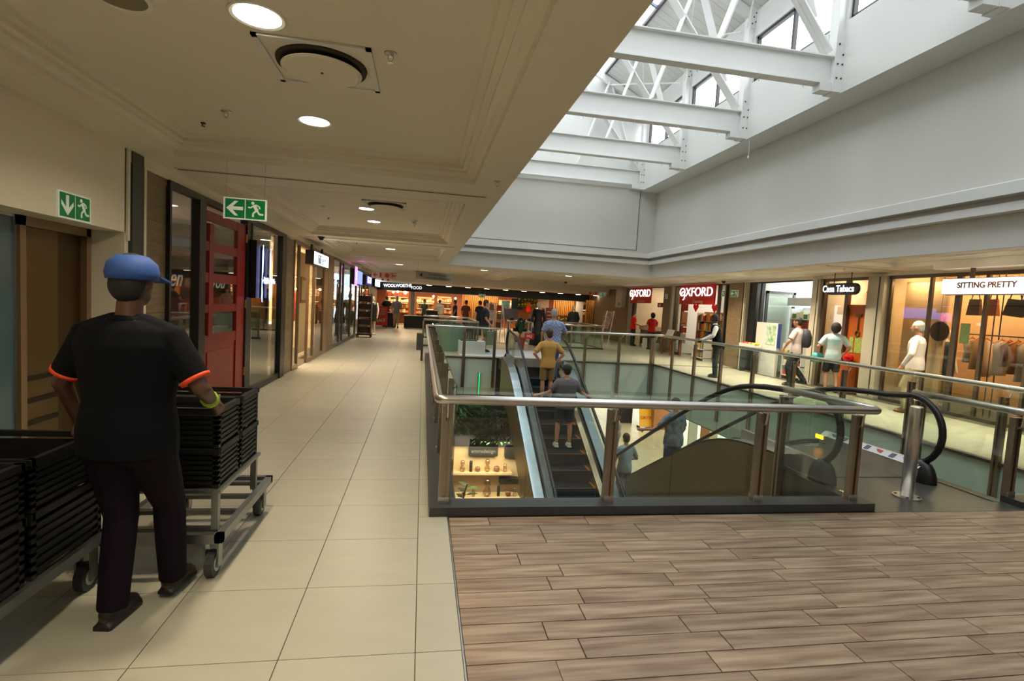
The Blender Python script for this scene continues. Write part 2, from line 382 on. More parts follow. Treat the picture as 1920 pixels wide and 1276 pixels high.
for z0, z1, p in ((3.26, 3.38, .17), (3.38, 3.47, .06), (3.47, 3.63, .25)):
    b_ = MB(); b_.box(7.85 - p, 8.0, -4, 17.55 - p, z0, z1); b_.box(.8, 8.0, 17.55 - p, 17.85, z0, z1)
    if p > .2: b_.hexa([(7.6, -4, z1), (8, -4, z1), (8, 17.3, z1), (7.6, 17.3, z1), (7.66, -4, z1 + .03), (8, -4, z1 + .09), (8, 17.82, z1 + .09), (7.66, 17.35, z1 + .03)])
    struct(b_.build('trim_3', W_PAINT if p != .06 else W_WALL))
struct(MB().box(.8, 8.0, -4, -3.8, 2.8, 9).box(-7, 16, -4.2, -4, -1.2, 3).build('wall_closing', W_WALL))  # atrium end; also an unseen wall added across the corridor for the light
# upper light well
uw = struct(MB().box(7.35, 8.2, -4, 18.2, 5.82, 5.95).box(7.35, 7.5, -4, 18.2, 5.95, 7.1).box(7.35, 7.5, -4, 18.2, 8.15, 8.75).build('wall_upper', W_PAINT))
struct(MB().box(.62, .85, -4, 18.2, 7.1, 8.75).build('wall_upper', W_PAINT))
gp = [(.6, 5.9), (7.5, 5.9), (7.5, 8.75), (4.1, 10.4), (.6, 8.75)]
struct(MB().prism(gp, 1, 18.05, 18.25).prism(gp, 1, -4.0, -3.85).build('wall_gable', W_PAINT))
TY = [.2, 3.15, 6.1, 8.95, 11.8, 14.77, 17.7]
WF = mat('window_frame_grey', (72, 70, 72), .4, .3)
for n in range(7):
    y0 = (TY[n - 1] if n else -3.8) + .16; y1 = TY[n] - .16
    fr = MB(); x = 7.44
    for a, b, c0, d in ((y0, y1, 7.1, 7.17), (y0, y1, 8.09, 8.15), (y0, y0 + .06, 7.1, 8.15), (y1 - .06, y1, 7.1, 8.15), ((y0 + y1) / 2 - .03, (y0 + y1) / 2 + .03, 7.1, 8.15)):
        fr.box(x - .04, x + .04, a, b, c0, d)
    o = struct(fr.build('window_%d' % (n + 1), WF))
    ym = (y0 + y1) / 2
    for a, b in ((y0 + .06, ym - .03), (ym + .03, y1 - .06)): MB().box(x - .004, x + .004, a, b, 7.17, 8.09).build('pane', ROOFGL, o)
    if n < 6: struct(MB().box(7.35, 7.5, TY[n] - .17, TY[n] + .17, 7.1, 8.15).build('wall_pier', W_PAINT))
# roof: boarded eaves, glazed ridge
def rz(x): return 8.72 + (7.5 - x) * .5 if x > 4.1 else 8.72 + (x - .7) * .5
rb = struct(MB().box(.5, .6, -4, 18.2, 8.7, 8.8).build('roof', BOARD))
for s in (0, 1):
    for j in range(55 if s == 0 else 1):
        y0 = 4.0 + j * .26; y1 = y0 + .25
        if s: y0, y1 = -4, 18.2
        xa, xb = (7.62, 5.75) if s == 0 else (.6, 1.9)
        MB().hexa([(xa, y0, rz(xa) - .01), (xb, y0, rz(xb)), (xb, y1, rz(xb)), (xa, y1, rz(xa) - .01), (xa, y0, rz(xa) + .03), (xb, y0, rz(xb) + .03), (xb, y1, rz(xb) + .03), (xa, y1, rz(xa) + .03)]).build('roof_board', BOARD, rb)
MB().hexa([(7.62, -4, rz(7.62) + .03), (5.75, -4, rz(5.75) + .03), (5.75, 18.25, rz(5.75) + .03), (7.62, 18.25, rz(7.62) + .03), (7.62, -4, rz(7.62) + .07), (5.75, -4, rz(5.75) + .07), (5.75, 18.25, rz(5.75) + .07), (7.62, 18.25, rz(7.62) + .07)]).build('roof_deck', BOARD, rb)
sk = struct(MB().bar((5.74, -4, rz(5.74)), (5.74, 18.2, rz(5.74)), .07, .09).bar((1.92, -4, rz(1.92)), (1.92, 18.2, rz(1.92)), .07, .09).bar((4.1, -4, 10.42), (4.1, 18.2, 10.42), .09, .1).build('skylight', WF), 'glazed ridge of the roof over the light well')
SBAR = mat('skylight_bar', (120, 126, 160), .4, .3)
yy = [-4 + 1.47 * k for k in range(16)]
for k in range(15):
    for xa, xb in ((5.74, 4.1), (4.1, 1.92)):
        p = [(xa, yy[k] + .03, rz(xa) + .02), (xb, yy[k] + .03, rz(xb) + .02), (xb, yy[k + 1] - .03, rz(xb) + .02), (xa, yy[k + 1] - .03, rz(xa) + .02)]
        MB().hexa(p + [(a, b, c_ + .008) for a, b, c_ in p]).build('glass_pane', ROOFGL, sk)
        MB().bar((xa, yy[k], rz(xa)), (xb, yy[k], rz(xb)), .06, .06).build('glazing_bar', SBAR, sk)
# ---------------------------------------------------------------- trusses
BOLT = mat('bolt', (70, 66, 64), .4, .6)
def truss():
    t = thing('roof_truss', '', 'truss', (4.1, 0, 5.98))
    m = MB(); m.box(.8, 7.2, -.1, .1, 5.98, 6.0); m.box(.8, 7.2, -.1, .1, 6.46, 6.48); m.box(.8, 7.2, -.01, .01, 6.0, 6.46)
    m.build('bottom_chord', STEELW, t)
    for x0, x1 in ((7.19, 7.4), (.8, 1.0)):
        m = MB(); m.box(x0, x1, -.125, -.105, 5.84, 6.95); m.box(x0, x1, .105, .125, 5.84, 6.95); m.box(x0 + .02, x1 + .03, -.105, .105, 5.84, 8.8); m.box(x0 + .03, x1, -.125, .125, 8.35, 8.85)
        p = m.build('post', STEELW, t)
        q = MB()
        for bx in (.055, .15):
            for bz in (6.08, 6.33): q.tube([(x0 + bx, -.125, bz), (x0 + bx, -.14, bz)], .016, 6)
        for bx, bz in ((.15, 6.5), (.06, 6.68), (.07, 8.45), (.15, 8.5), (.1, 8.6), (.15, 8.7)): q.tube([(x0 + bx, -.125, bz), (x0 + bx, -.14, bz)], .016, 6)
        q.build('bolt_set', BOLT, p)['kind'] = 'stuff'
    for s in (1, -1):
        X = lambda x: 4.1 + s * (x - 4.1)
        m = MB(); m.bar((X(7.45), 0, 8.62), (X(4.1), 0, 10.22), .12, .2); m.build('rafter', STEELW, t)
        for a, b in (((7.12, 6.55), (4.5, 9.75)), ((5.95, 9.25), (6.75, 7.1)), ((4.95, 6.5), (5.9, 9.3))):
            m = MB(); m.bar((X(a[0]), -.06, a[1]), (X(b[0]), -.06, b[1]), .03, .13, (0, 1, 0)); m.bar((X(a[0]), .06, a[1]), (X(b[0]), .06, b[1]), .03, .13, (0, 1, 0)); m.build('brace', STEELW, t)
        m = MB(); m.box(X(6.95) if s > 0 else X(7.2), X(7.2) if s > 0 else X(6.95), -.1, .1, 5.85, 5.98); m.build('bearing_bracket', STEELW, t)
    for x in (2.2, 3.4, 4.6, 5.8, 6.7):
        m = MB(); m.tube([(x + .028 * math.cos(a / 8 * 5.2 - .6) * (1 if a else 0), 0, 5.93 + .028 * math.sin(a / 8 * 5.2 - .6) + (0 if a else .06)) for a in range(8, -1, -1)], .006, 5); m.build('hook', STEELW, t)
    return t
T0 = truss()
ords = ['seventh', 'sixth', 'fifth', 'fourth', 'third', 'second', 'first']
for n, y in enumerate(TY):
    t = T0 if n == 0 else copy_tree(T0)
    t.location = (4.1, y, 5.98); t['label'] = 'white steel roof truss with bolted end plates, %s from the far atrium wall' % ords[n]; t['group'] = 'white steel trusses under the glazed roof'
T0.location = (4.1, TY[0], 5.98)
for n in range(6):   # wind bracing rods at the eaves
    y0, y1 = TY[n], TY[n + 1]
    t = thing('wind_brace', 'thin white diagonal rod between the %s and %s roof trusses counted from the far wall' % (ords[n], ords[n + 1]), 'brace', (7.2, y0, 8.4), 'wind bracing rods under the eaves')
    MB().tube([(7.15, y0 + .1, 8.35), (5.9, y1 - .1, 9.2)], .022, 6).build('rod', STEELW, t); MB().tube([(5.9, y0 + .1, 9.2), (7.15, y1 - .1, 8.35)], .012, 6).build('cross_rod', STEELW, t)
t = thing('pull_cord', 'white pull cord with a small bead hanging from the ledge under the light well', 'cord', (7.4, 11.6, 5.82))
MB().tube([(7.4, 11.6, 5.82), (7.41, 11.6, 5.6), (7.4, 11.6, 5.42)], .006, 5).build('cord', STEELW, t); MB().ball((7.4, 11.6, 5.4), .022, .022, .035).build('bead', STEELW, t, smooth=True)

# ================================================================ ceiling fittings
LWC = (1.0, .86, .60)
def downlight(x, y, z, r, label, power, on=True, group='recessed round ceiling lights', lit=True, spread=2.6):
    t = thing('downlight', label, 'ceiling light', (x, y, z), group)
    m = MB(); m.lathe([(r, -.003), (r * 1.14, -.008), (r * 1.22, -.003), (r * 1.22, .0), (r, .0)], (x, y, z), 28); m.build('ring', WHITE, t, smooth=False)
    MB().lathe([(r * .99, .0), (r * .99, .004)], (x, y, z - .004), 28).build('diffuser', LAMPE if on else mat('unlit_diffuser', (132, 122, 96), .5), t)
    if on and lit: area('lamp', (x, y, z - .02), r * 1.9, 0, power * LAMP, LWC, shape='DISK', spread=spread)
    return t
ZC = 2.97
downlight(-1.47, 2.87, ZC, .11, 'unlit round ceiling light at the top left of the first coffer', 0, False)
downlight(-.861, 2.862, ZC, .11, 'lit round ceiling light before the nearest square air diffuser', 34)
downlight(-.897, 4.428, ZC, .11, 'lit round ceiling light just behind the nearest square air diffuser', 34)
downlight(-.926, 8.519, ZC, .11, 'lit round ceiling light partly over the second square air diffuser', 34)
downlight(-.938, 9.903, ZC, .11, 'lit round ceiling light second in the second coffer', 34)
downlight(-.969, 15.3, ZC, .13, 'lit round ceiling light in the third coffer', 60)
for x in (-1.03, 2.47, 6.15): downlight(x, 22.1, 2.965, .16, 'lit round ceiling light %s in the far ceiling' % {-1.03: 'above the fire sign', 2.47: 'right of the grey hanging direction sign', 6.15: 'above the black dress mannequin'}[x], 90)
for i, (x, y) in enumerate(((-1, 12.9), (-.95, -.5), (-.95, 1.2))):
    downlight(x, y, ZC, .11, ['lit round ceiling light at the near end of the third coffer', 'round ceiling light behind the viewer', 'round ceiling light overhead'][i], 34)
for i in range(10):
    x = .3 + i * 1.06
    DL = downlight(x, 29.3, 2.42, .13, 'small lit spotlight %s along the black fascia of the food store' % ['leftmost', 'second from left', 'third from left', 'fourth from left', 'fifth from left', 'fifth from right', 'fourth from right', 'third from right', 'second from right', 'rightmost'][i], 30, lit=i % 2 == 0)
    MB().lathe([(.15, -.05), (.16, -.05), (.16, .02), (.15, .02)], (x, 29.3, 2.42), 20).build('housing', WHITE, bpy.context.scene.collection.objects[-1] if False else DL, smooth=False); MB().lathe([(.15, -.052), (.15, -.02)], (x, 29.3, 2.42), 20).build('glow_disc', LAMPE, DL)
for i, y in enumerate((5.9, 7.3, 8.6, 10.8, 12.0, 13.3, 15.2, 16.6)):
    downlight(8.75, y, 3.045, .12, 'round light added out of sight in the right gallery coffers, %s from the near end' % ORDN[i], 75, spread=1.9)  # lamps added unseen inside the coffers to brighten the right gallery
def diffuser(x, y, label):
    t = thing('air_diffuser', label, 'air vent', (x, y, ZC), 'square ceiling air diffusers'); s = .305
    MB().box(x - s, x + s, y - s, y + s, ZC - .006, ZC).build('backing', CW, t)
    m = MB()
    for a, b, c_, d in ((-s, s, -s, -s + .03), (-s, s, s - .03, s), (-s, -s + .03, -s, s), (s - .03, s, -s, s)): m.box(x + a, x + b, y + c_, y + d, ZC - .016, ZC - .004)
    m.build('frame', W_PAINT, t)
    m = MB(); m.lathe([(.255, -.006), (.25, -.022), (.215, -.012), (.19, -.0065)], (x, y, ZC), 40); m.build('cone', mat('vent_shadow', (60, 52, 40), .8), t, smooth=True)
    m = MB(); m.lathe([(.02, -.05), (.205, -.05), (.225, -.044), (.225, -.04), (.2, -.034), (.02, -.034)], (x, y, ZC), 40); m.build('round_plate', CW, t, smooth=False)
    MB().lathe([(.008, -.054), (.008, -.048)], (x, y, ZC), 10).build('screw', BLACK, t)
    MB().bar((x, y + .1, ZC - .03), (x, y + .24, ZC - .012), .008, .01).build('stay', STEEL, t)
diffuser(-.642, 3.334, 'square air diffuser with round plate between the two nearest lit ceiling lights')
diffuser(-.60, 8.0, 'square air diffuser with round plate in the second ceiling coffer')
def sprinkler(x, y, z, label):
    t = thing('sprinkler', label, 'sprinkler', (x, y, z), 'ceiling sprinklers')
    MB().lathe([(.036, 0), (.036, -.006), (.016, -.012), (.012, -.02)], (x, y, z), 14).build('escutcheon', STEEL, t, smooth=False)
    m = MB(); m.tube([(x - .012, y, z - .015), (x - .016, y, z - .03), (x, y, z - .048), (x + .016, y, z - .03), (x + .012, y, z - .015)], .003, 5); m.lathe([(.016, -.048), (.016, -.051)], (x, y, z), 10); m.build('head', STEEL, t)
for x, y, z, l in ((-.235, 3.073, ZC, 'chrome sprinkler on the ceiling right of the nearest air diffuser'), (-1.537, 4.42, ZC, 'chrome sprinkler on the ceiling left of the second ceiling light'), (-1.583, 8.617, ZC, 'small sprinkler left of the second air diffuser'), (-.213, 9.75, ZC, 'small sprinkler beside the smoke detector'),
                   (-1.6, 13.6, ZC, 'small sprinkler in the third coffer'), (.65, 5.1, 2.8, 'small sprinkler on the ceiling border beside the atrium'), (8.9, 10.05, 2.8, 'small sprinkler on the right gallery ceiling'), (9.88, 8.4, 2.8, 'small sprinkler on the right gallery ceiling near the handbag shop')): sprinkler(x, y, z, l)
def spot(x, y, z, label):
    t = thing('ceiling_hook', label, 'ceiling fixing', (x, y, z), 'small black ceiling fixings')
    MB().lathe([(.02, 0), (.02, -.008)], (x, y, z), 10).build('base', BLACK, t); MB().tube([(x, y, z - .006), (x - .01, y, z - .025), (x + .012, y, z - .03)], .006, 6).build('eye', BLACK, t)
for x, y, l in ((-1.841, 4.798, 'small black fixing on the ceiling at the far left corner of the first coffer'), (-1.72, 9.9, 'small black fixing on the ceiling of the second coffer'), (-1.75, 14.2, 'small black fixing in the third coffer')): spot(x, y, ZC, l)
t = thing('smoke_detector', 'round smoke detector on the ceiling of the second coffer', 'detector', (-.213, 9.3, ZC))
MB().lathe([(.055, 0), (.055, -.02), (.04, -.035), (.02, -.04)], (-.213, 9.3, ZC), 18).build('housing', WHITE, t, smooth=False); MB().lathe([(.03, -.036), (.03, -.042)], (-.213, 9.3, ZC), 12).build('grille', DKGREY, t)
for x, y, z, l in ((-2.15, 11.6, 2.8, 'black dome camera on the left ceiling before the third shop'), (9.9, 16.3, 2.8, 'black dome camera on the ceiling right of the larger bookshop sign'), (6.6, 24.2, 2.8, 'black dome camera on the far ceiling beside the fire signs')):
    t = thing('dome_camera', l, 'camera', (x, y, z)); MB().lathe([(.07, 0), (.07, -.025), (.06, -.03)], (x, y, z), 16).build('base', BLACK, t); MB().ball((x, y, z - .03), .055, .055, .05).build('dome', mat('dome_black', (12, 12, 14), .1), t, smooth=True)
# ================================================================ escalators
ESC = mat('escalator_skin', (124, 108, 70), .35, .35, var=.1, vscale=1.5)
DECK = mat('escalator_deck', (196, 206, 212), .3, 1, var=.1, vscale=3)
STEPM = mat('step_dark', (30, 56, 68), .45, .5)
YEL = mat('step_edge_yellow', (190, 120, 40), .5)
def soft(y): return .5 * (y + math.sqrt(y * y + .45))
RL = 4.4 / .577
def nos(y): return -.577 * (soft(y) - soft(y - RL))
def escalator(label, loc, rot, hw, ow, top_sign):
    t = link('escalator', None, None, loc); t.rotation_euler = (0, 0, rot); tag(t, label, 'escalator')
    def B(m, name, mt, parent=t, **k): return m.build(name, mt, parent, local=True, **k)
    ys = [-1.2 + .3 * k for k in range(int((RL + 2.4) / .3) + 1)]
    for s in (-1, 1):
        x0, x1 = sorted((s * (hw + .03), s * ow))
        m = MB(); top = [(y, nos(y) + .2) for y in ys]; bot = [(y, max(nos(y - .35) - 1.0, -4.4)) for y in reversed(ys)]
        m.prism(top + bot, 0, s * ow - s * .02, s * ow); B(m, 'side_cladding', ESC)
        for j, yj in enumerate((1.2, 2.9, 4.6, 6.3)):
            m = MB(); m.hexa([(s * ow + s * .001, yj, nos(yj) - 1), (s * ow + s * .004, yj, nos(yj) - 1), (s * ow + s * .004, yj + .012, nos(yj) - 1), (s * ow + s * .001, yj + .012, nos(yj) - 1),
                              (s * ow + s * .001, yj, nos(yj) + .19), (s * ow + s * .004, yj, nos(yj) + .19), (s * ow + s * .004, yj + .012, nos(yj) + .18), (s * ow + s * .001, yj + .012, nos(yj) + .18)]); B(m, 'panel_joint', BLACK)
        m = MB()
        for a, b in zip(ys, ys[1:]):
            m.hexa([(x0, a, nos(a) + .185), (x1, a, nos(a) + .185), (x1, b, nos(b) + .185), (x0, b, nos(b) + .185), (x0, a, nos(a) + .205), (x1, a, nos(a) + .205), (x1, b, nos(b) + .205), (x0, b, nos(b) + .205)])
        B(m, 'outer_deck', DECK)
        m = MB(); xi0, xi1 = s * .51, s * (hw - .03)
        for a, b in zip(ys, ys[1:]):
            for (p, q, h0, h1) in ((xi0, xi1, .06, .17),):
                m.add([(p, a, nos(a) + h0), (q, a, nos(a) + h1), (q, b, nos(b) + h1), (p, b, nos(b) + h0), (p, a, nos(a) - .28), (q, a, nos(a) - .28), (q, b, nos(b) - .28), (p, b, nos(b) - .28)],
                      [(0, 1, 2, 3), (0, 3, 7, 4), (1, 5, 6, 2), (4, 7, 6, 5)])
        B(m, 'skirt', STEEL)
        m = MB()
        for a, b in zip(ys, ys[1:]): m.bar((s * (hw - .045), a, nos(a) + .2), (s * (hw - .045), b, nos(b) + .2), .03, .03)
        B(m, 'glass_channel', BLACK)
        # glass panels
        cuts = [-1.4, .1, 1.7, 3.3, 4.9, 6.5, RL + 1.2]
        for a, b in zip(cuts, cuts[1:]):
            n = 4; yy = [a + .01 + (b - a - .02) * k / n for k in range(n + 1)]
            poly = [(y, nos(y) + .2) for y in yy] + [(y, nos(y) + .84) for y in reversed(yy)]
            B(MB().prism(poly, 0, s * hw - .005, s * hw + .005), 'glass_panel', GLASSG)
        # handrail loop
        def arc(c0, z0, r, a0, a1, n=14): return [(s * hw, c0 + r * math.cos(math.radians(a0 + (a1 - a0) * k / n)), z0 + r * math.sin(math.radians(a0 + (a1 - a0) * k / n))) for k in range(n + 1)]
        path = [(s * hw, -1.0, .15)] + arc(-1.42, .52, .37, 270, 90) + [(s * hw, y, nos(y) + .89) for y in [-1.1 + .25 * k for k in range(int((RL + 2.3) / .25))]] + arc(RL + 1.42, -4.4 + .52, .37, 90, -90) + [(s * hw, RL + 1.0, -4.25)]
        B(MB().tube(path, .034, 8), 'handrail', RUBBER, smooth=True)
        gl = arc(-1.42, .52, .33, 270, 90); poly = [(p[1], p[2]) for p in gl] + [(-1.4, .2)]
        B(MB().prism([(p[1], p[2]) for p in gl], 0, s * hw - .005, s * hw + .005), 'newel_glass', GLASSG)
        # newel bases at the top and the bottom
        for z, d, yb in ((0, 1, -1.2), (-4.4, -1, RL + 1.2)):
            a, b = sorted((yb - d * .45, yb + d * .95));             m = MB(); lo = [(s * .5, z), (s * (hw + .04), z), (s * (hw + .04), z + .207), (s * (hw - .02), z + .207), (s * .5, z + .15)]
            m.prism(lo, 1, a, b); o = B(m, 'newel_base', STEEL)
            e = a if d > 0 else b
            m = MB(); q = [(s * (hw - .14), z), (s * (hw + .12), z), (s * (hw + .1), z + .26), (s * (hw - .1), z + .26)]; m.ball((s * hw, e + .04 * d, z + .0), .11, .16, .24, 16, 10); B(m, 'inlet_cap', RUBBER, smooth=True)
            if top_sign and d > 0 and s > 0:
                m = MB(); m.hexa([(.497, a + .02, .153), (.578, a + .02, .208), (.578, b - .1, .208), (.497, b - .1, .153), (.494, a + .02, .158), (.575, a + .02, .213), (.575, b - .1, .213), (.494, b - .1, .158)]); st = B(m, 'safety_strip', mat('strip_white', (225, 222, 226), .4))
                for q_ in range(7):
                    yq = a + .14 + q_ * .17; m = MB(); c_ = [(.508, yq, .168), (.562, yq, .2045), (.562, yq + .06, .2045), (.508, yq + .06, .168)] if q_ % 2 else [(.515, yq, .1725), (.555, yq, .2), (.555, yq + .09, .2), (.525, yq + .05, .1795)]
                    m.hexa([(x - .002, y, zz + .002) for x, y, zz in c_] + [(x - .004, y, zz + .005) for x, y, zz in c_]); m.build('pictogram', mat('pictogram_red', (196, 60, 50), .5) if q_ in (2, 4) else mat('pictogram_grey', (90, 90, 110), .5), st, local=True)
                m = MB(); m.prism([(y, z_) for y, z_ in ((b - .06, .10), (b + .06, .10), (b + .06, .15), (b - .06, .15))], 0, .49, .5); B(m, 'amber_light', emi('amber', (255, 150, 10), 9))
    # steps
    for n in range(22):
        y = .15 + n * .4; z = max(nos(y - .05), -4.4)
        if y > RL + .6: break
        m = MB(); zt = nos(y + .0)
        m.box(-.5, .5, y - .38, y, zt - .02, zt); m.box(-.5, .5, y - .01, y, zt - .22, zt)
        for k in range(25): m.box(-.49 + k * .04, -.475 + k * .04, y - .005, y + .004, zt - .2, zt)
        st = B(m, 'step', STEPM)
        m = MB(); m.box(-.5, .5, y - .012, y + .002, zt, zt + .004); m.box(-.5, -.46, y - .36, y - .03, zt, zt + .003); m.box(.46, .5, y - .36, y - .03, zt, zt + .003); m.build('edge_marking', YEL, st, local=True)
    for z, a, b in ((0, -1.5, -.28), (-4.4, RL + .3, RL + 1.5)): B(MB().box(-.5, .5, a, b, z - .02, z + .006), 'comb_plate', PLATE)
    B(MB().prism([(y, nos(y) - .28) for y in ys] + [(y, max(nos(y) - 1.0, -4.4)) for y in reversed(ys)], 0, -ow + .03, ow - .03), 'truss_casing', ESC)
    return t
escalator('escalator rising to the far side of the well carrying three men', (3.075, 13.15, 0), PI, .635, .86, False)
escalator('escalator with its black handrail loops at the near landing beside the steel bollard', (4.74, 6.3, 0), 0, .6, .8, True)
t = thing('bollard', 'round brushed steel bollard with a bolted base ring on the grey landing', 'bollard', (4.69, 4.24, 0))
MB().lathe([(.055, .0), (.055, .87), (.05, .885), (.04, .888)], (4.69, 4.24, 0), 24).build('post', STEEL, t, smooth=True)
m = MB().lathe([(.12, 0), (.12, .012), (.06, .014)], (4.69, 4.24, 0), 28); m.build('base_ring', STEEL, t)
for k in range(4):
    a = PI / 4 + k * PI / 2; MB().lathe([(.012, .012), (.012, .02)], (4.69 + .09 * math.cos(a), 4.24 + .09 * math.sin(a), 0), 8).build('bolt', BOLT, t)

# ================================================================ balustrades
def rounded(pts, r=.07, n=5):
    out = [Vector(pts[0])]
    for i in range(1, len(pts) - 1):
        p, a, b = Vector(pts[i]), Vector(pts[i - 1]), Vector(pts[i + 1]); u = (a - p).normalized() * r; v = (b - p).normalized() * r
        for k in range(n + 1):
            q = k / n; out.append((p + u) * (1 - q) ** 2 + p * 2 * q * (1 - q) + (p + v) * q * q)
    out.append(Vector(pts[-1])); return out
def rail_post(t, x, y, nx, ny, z0, z1=.83, reach=.07, rz_=.9):
    # two flat uprights with a gap; (nx,ny) points from the post to the handrail
    tx, ty = -ny, nx; p = MB()
    for s in (-1, 1):
        cx, cy_ = x + tx * s * .027, y + ty * s * .027
        e = (abs(tx) * .014 + abs(nx) * .03, abs(ty) * .014 + abs(ny) * .03)
        p.box(cx - e[0], cx + e[0], cy_ - e[1], cy_ + e[1], z0, z1)
    p.box(x - .012, x + .012, y - .012, y + .012, z0, z1 - .02)
    o = p.build('post', POSTM, t)
    MB().tube([(x, y, z1 - .12), (x + nx * .05, y + ny * .05, z1 - .08), (x + nx * reach, y + ny * reach, rz_ - .03)], .009, 6).build('bracket', STEEL, o)
    if z0 >= 0: MB().box(x - .04, x + .04, y - .04, y + .04, z0, z0 + .05).build('base_clamp', STEEL, o)
def pane(t, x0, y0, x1, y1, z0=.09, z1=.97):
    d = Vector((x1 - x0, y1 - y0, 0)).normalized() * .02; th = Vector((-d.y, d.x, 0)).normalized() * .006
    a = Vector((x0, y0, 0)) + d; b = Vector((x1, y1, 0)) - d
    c = [a - th, b - th, b + th, a + th]
    MB().hexa([(p.x, p.y, z0) for p in c] + [(p.x, p.y, z1) for p in c]).build('glass_panel', GLASSG, t)
t = thing('balustrade', 'steel and glass balustrade round the near, left and far left sides of the escalator well', 'railing', (.2, 3.99, 0))
MB().tube(rounded([(3.9, 5.05, .89), (4.0, 3.95, .89), (.15, 3.95, .89), (.14, 15.05, .885), (2.2, 15.05, .885)]), .036, 12).build('handrail', STEEL, t, smooth=True)
LY = [4.06 + 1.335 * k for k in range(9)]
for x in (.225, 1.565, 2.915, 3.85): rail_post(t, x, 4.02, 0, -1, .07)
rail_post(t, 3.86, 5.0, 1, 0, -.6)
for y in LY[1:] : rail_post(t, .24, y, -1, 0, .07)
for x in (1.25, 2.15): rail_post(t, x, 15.42, 0, -1, -.9, reach=.3)
xs = [.225, 1.565, 2.915, 3.85]
for a, b in zip(xs, xs[1:]): pane(t, a, 4.06, b, 4.06)
for a, b in zip(LY, LY[1:]): pane(t, .29, a, .29, b)
pane(t, .3, 15.44, 1.25, 15.44); pane(t, 1.25, 15.44, 2.15, 15.44); pane(t, 3.9, 4.08, 3.86, 5.0)
t = thing('balustrade', 'steel and glass balustrade round the right and far right sides of the escalator well', 'railing', (5.65, 4.08, 0))
MB().tube(rounded([(5.6, 5.12, .89), (5.66, 4.05, .89), (7.33, 4.05, .94), (7.33, 15.05, .93), (4.0, 15.05, .885)]), .036, 12).build('handrail', STEEL, t, smooth=True)
RY = [4.12 + 1.262 * k for k in range(10)]
rail_post(t, 5.67, 4.1, 0, -1, .06); rail_post(t, 5.58, 5.0, 1, 0, -.9)
rail_post(t, 6.95, 4.1, 0, -1, .06)
for y in RY: rail_post(t, 7.215, y, 1, 0, -.95, reach=.11)
for x in (7.12, 6.05, 4.95, 4.0): rail_post(t, x, 15.43, 0, -1, -.95, reach=.3)
for a, b in zip(RY, RY[1:]): pane(t, 7.25, a, 7.25, b, .02)
for a, b in ((4.0, 4.95), (4.95, 6.05), (6.05, 7.12)): pane(t, a, 15.45, b, 15.45, .02)
pane(t, 5.6, 4.1, 5.58, 5.0, .0); pane(t, 5.72, 4.1, 6.95, 4.1)
def box_rail(label, x0, x1, y0, y1, sides):
    t = thing('balustrade', label, 'railing', (x0, y0, 0))
    P_ = {'f': ((x0, y0), (x1, y0)), 'r': ((x1, y0), (x1, y1)), 'b': ((x1, y1), (x0, y1)), 'l': ((x0, y1), (x0, y0))}
    for s in sides:
        a, b = P_[s]; MB().tube([(a[0], a[1], .92), (b[0], b[1], .92)], .035, 8).build('handrail', STEEL, t, smooth=True)
        L = max(abs(b[0] - a[0]), abs(b[1] - a[1])); n = max(1, round(L / 1.1))
        for k in range(n):
            p = (a[0] + (b[0] - a[0]) * k / n, a[1] + (b[1] - a[1]) * k / n); q = (a[0] + (b[0] - a[0]) * (k + 1) / n, a[1] + (b[1] - a[1]) * (k + 1) / n)
            MB().box(p[0] - .03, p[0] + .03, p[1] - .03, p[1] + .03, 0, .88).build('post', POSTM, t)
            m = MB(); e = .004
            if a[1] == b[1]: m.box(min(p[0], q[0]) + .05, max(p[0], q[0]) - .05, p[1] - e, p[1] + e, .06, .86)
            else: m.box(p[0] - e, p[0] + e, min(p[1], q[1]) + .05, max(p[1], q[1]) - .05, .06, .86)
            m.build('glass_panel', glass('teal_glass', (.78, .88, .84)) if 'teal_glass' not in MATS else MATS['teal_glass'], t)
        m = MB(); m.box(min(a[0], b[0]) - .06, max(a[0], b[0]) + .06, min(a[1], b[1]) - .06, max(a[1], b[1]) + .06, 0, .05); m.build('base_rail', SLATE, t)
box_rail('small glass balustrade on the far gallery at the left of the second opening', .05, 1.95, 18.4, 22.4, 'frb')
box_rail('glass balustrade on the far gallery in front of the man in black', 4.6, 7.2, 20.3, 23.2, 'flrb')

# ================================================================ left-hand side: lift lobby
struct(MB().box(-3.2, -2.62, -4, 5.22, 2.07, 2.8).box(-3.3, -2.62, 5.2, 5.26, 0, 2.8).box(-3.2, -2.9, -4, 3.15, 0, 2.07).box(-3.2, -2.62, -4, 2.1, 0, 2.07).build('wall_left', W_WARM))
struct(MB().box(-3.2, -2.905, 5.165, 5.2, 0, 2.07).box(-2.66, -2.6, 5.215, 5.25, 2.0, 2.8).build('trim_4', W_WARM))
t = thing('lift_doors', 'bronze steel lift doors with three slotted vents in the left wall', 'lift', (-2.9, 4.3, 0))
LIFT = mat('lift_bronze', (116, 92, 56), .3, .7, var=.12, vscale=2, stretch=(1, 1, .1)); LIFT2 = mat('lift_bronze_dark', (84, 64, 38), .3, .7, var=.12, vscale=2, stretch=(1, 1, .1))
MB().box(-2.94, -2.9, 4.4, 4.80, .01, 2.0).build('door_leaf', LIFT, t); MB().box(-2.905, -2.896, 4.41, 4.79, .03, .4).build('kick_plate', LIFT2, t); MB().box(-2.95, -2.91, 4.805, 5.1, .01, 2.0).build('door_leaf', LIFT2, t)
MB().box(-2.93, -2.86, 4.34, 4.4, 0, 2.07).box(-2.93, -2.86, 5.1, 5.16, 0, 2.07).box(-2.93, -2.86, 4.34, 5.16, 2.0, 2.07).build('frame', BRONZE, t)
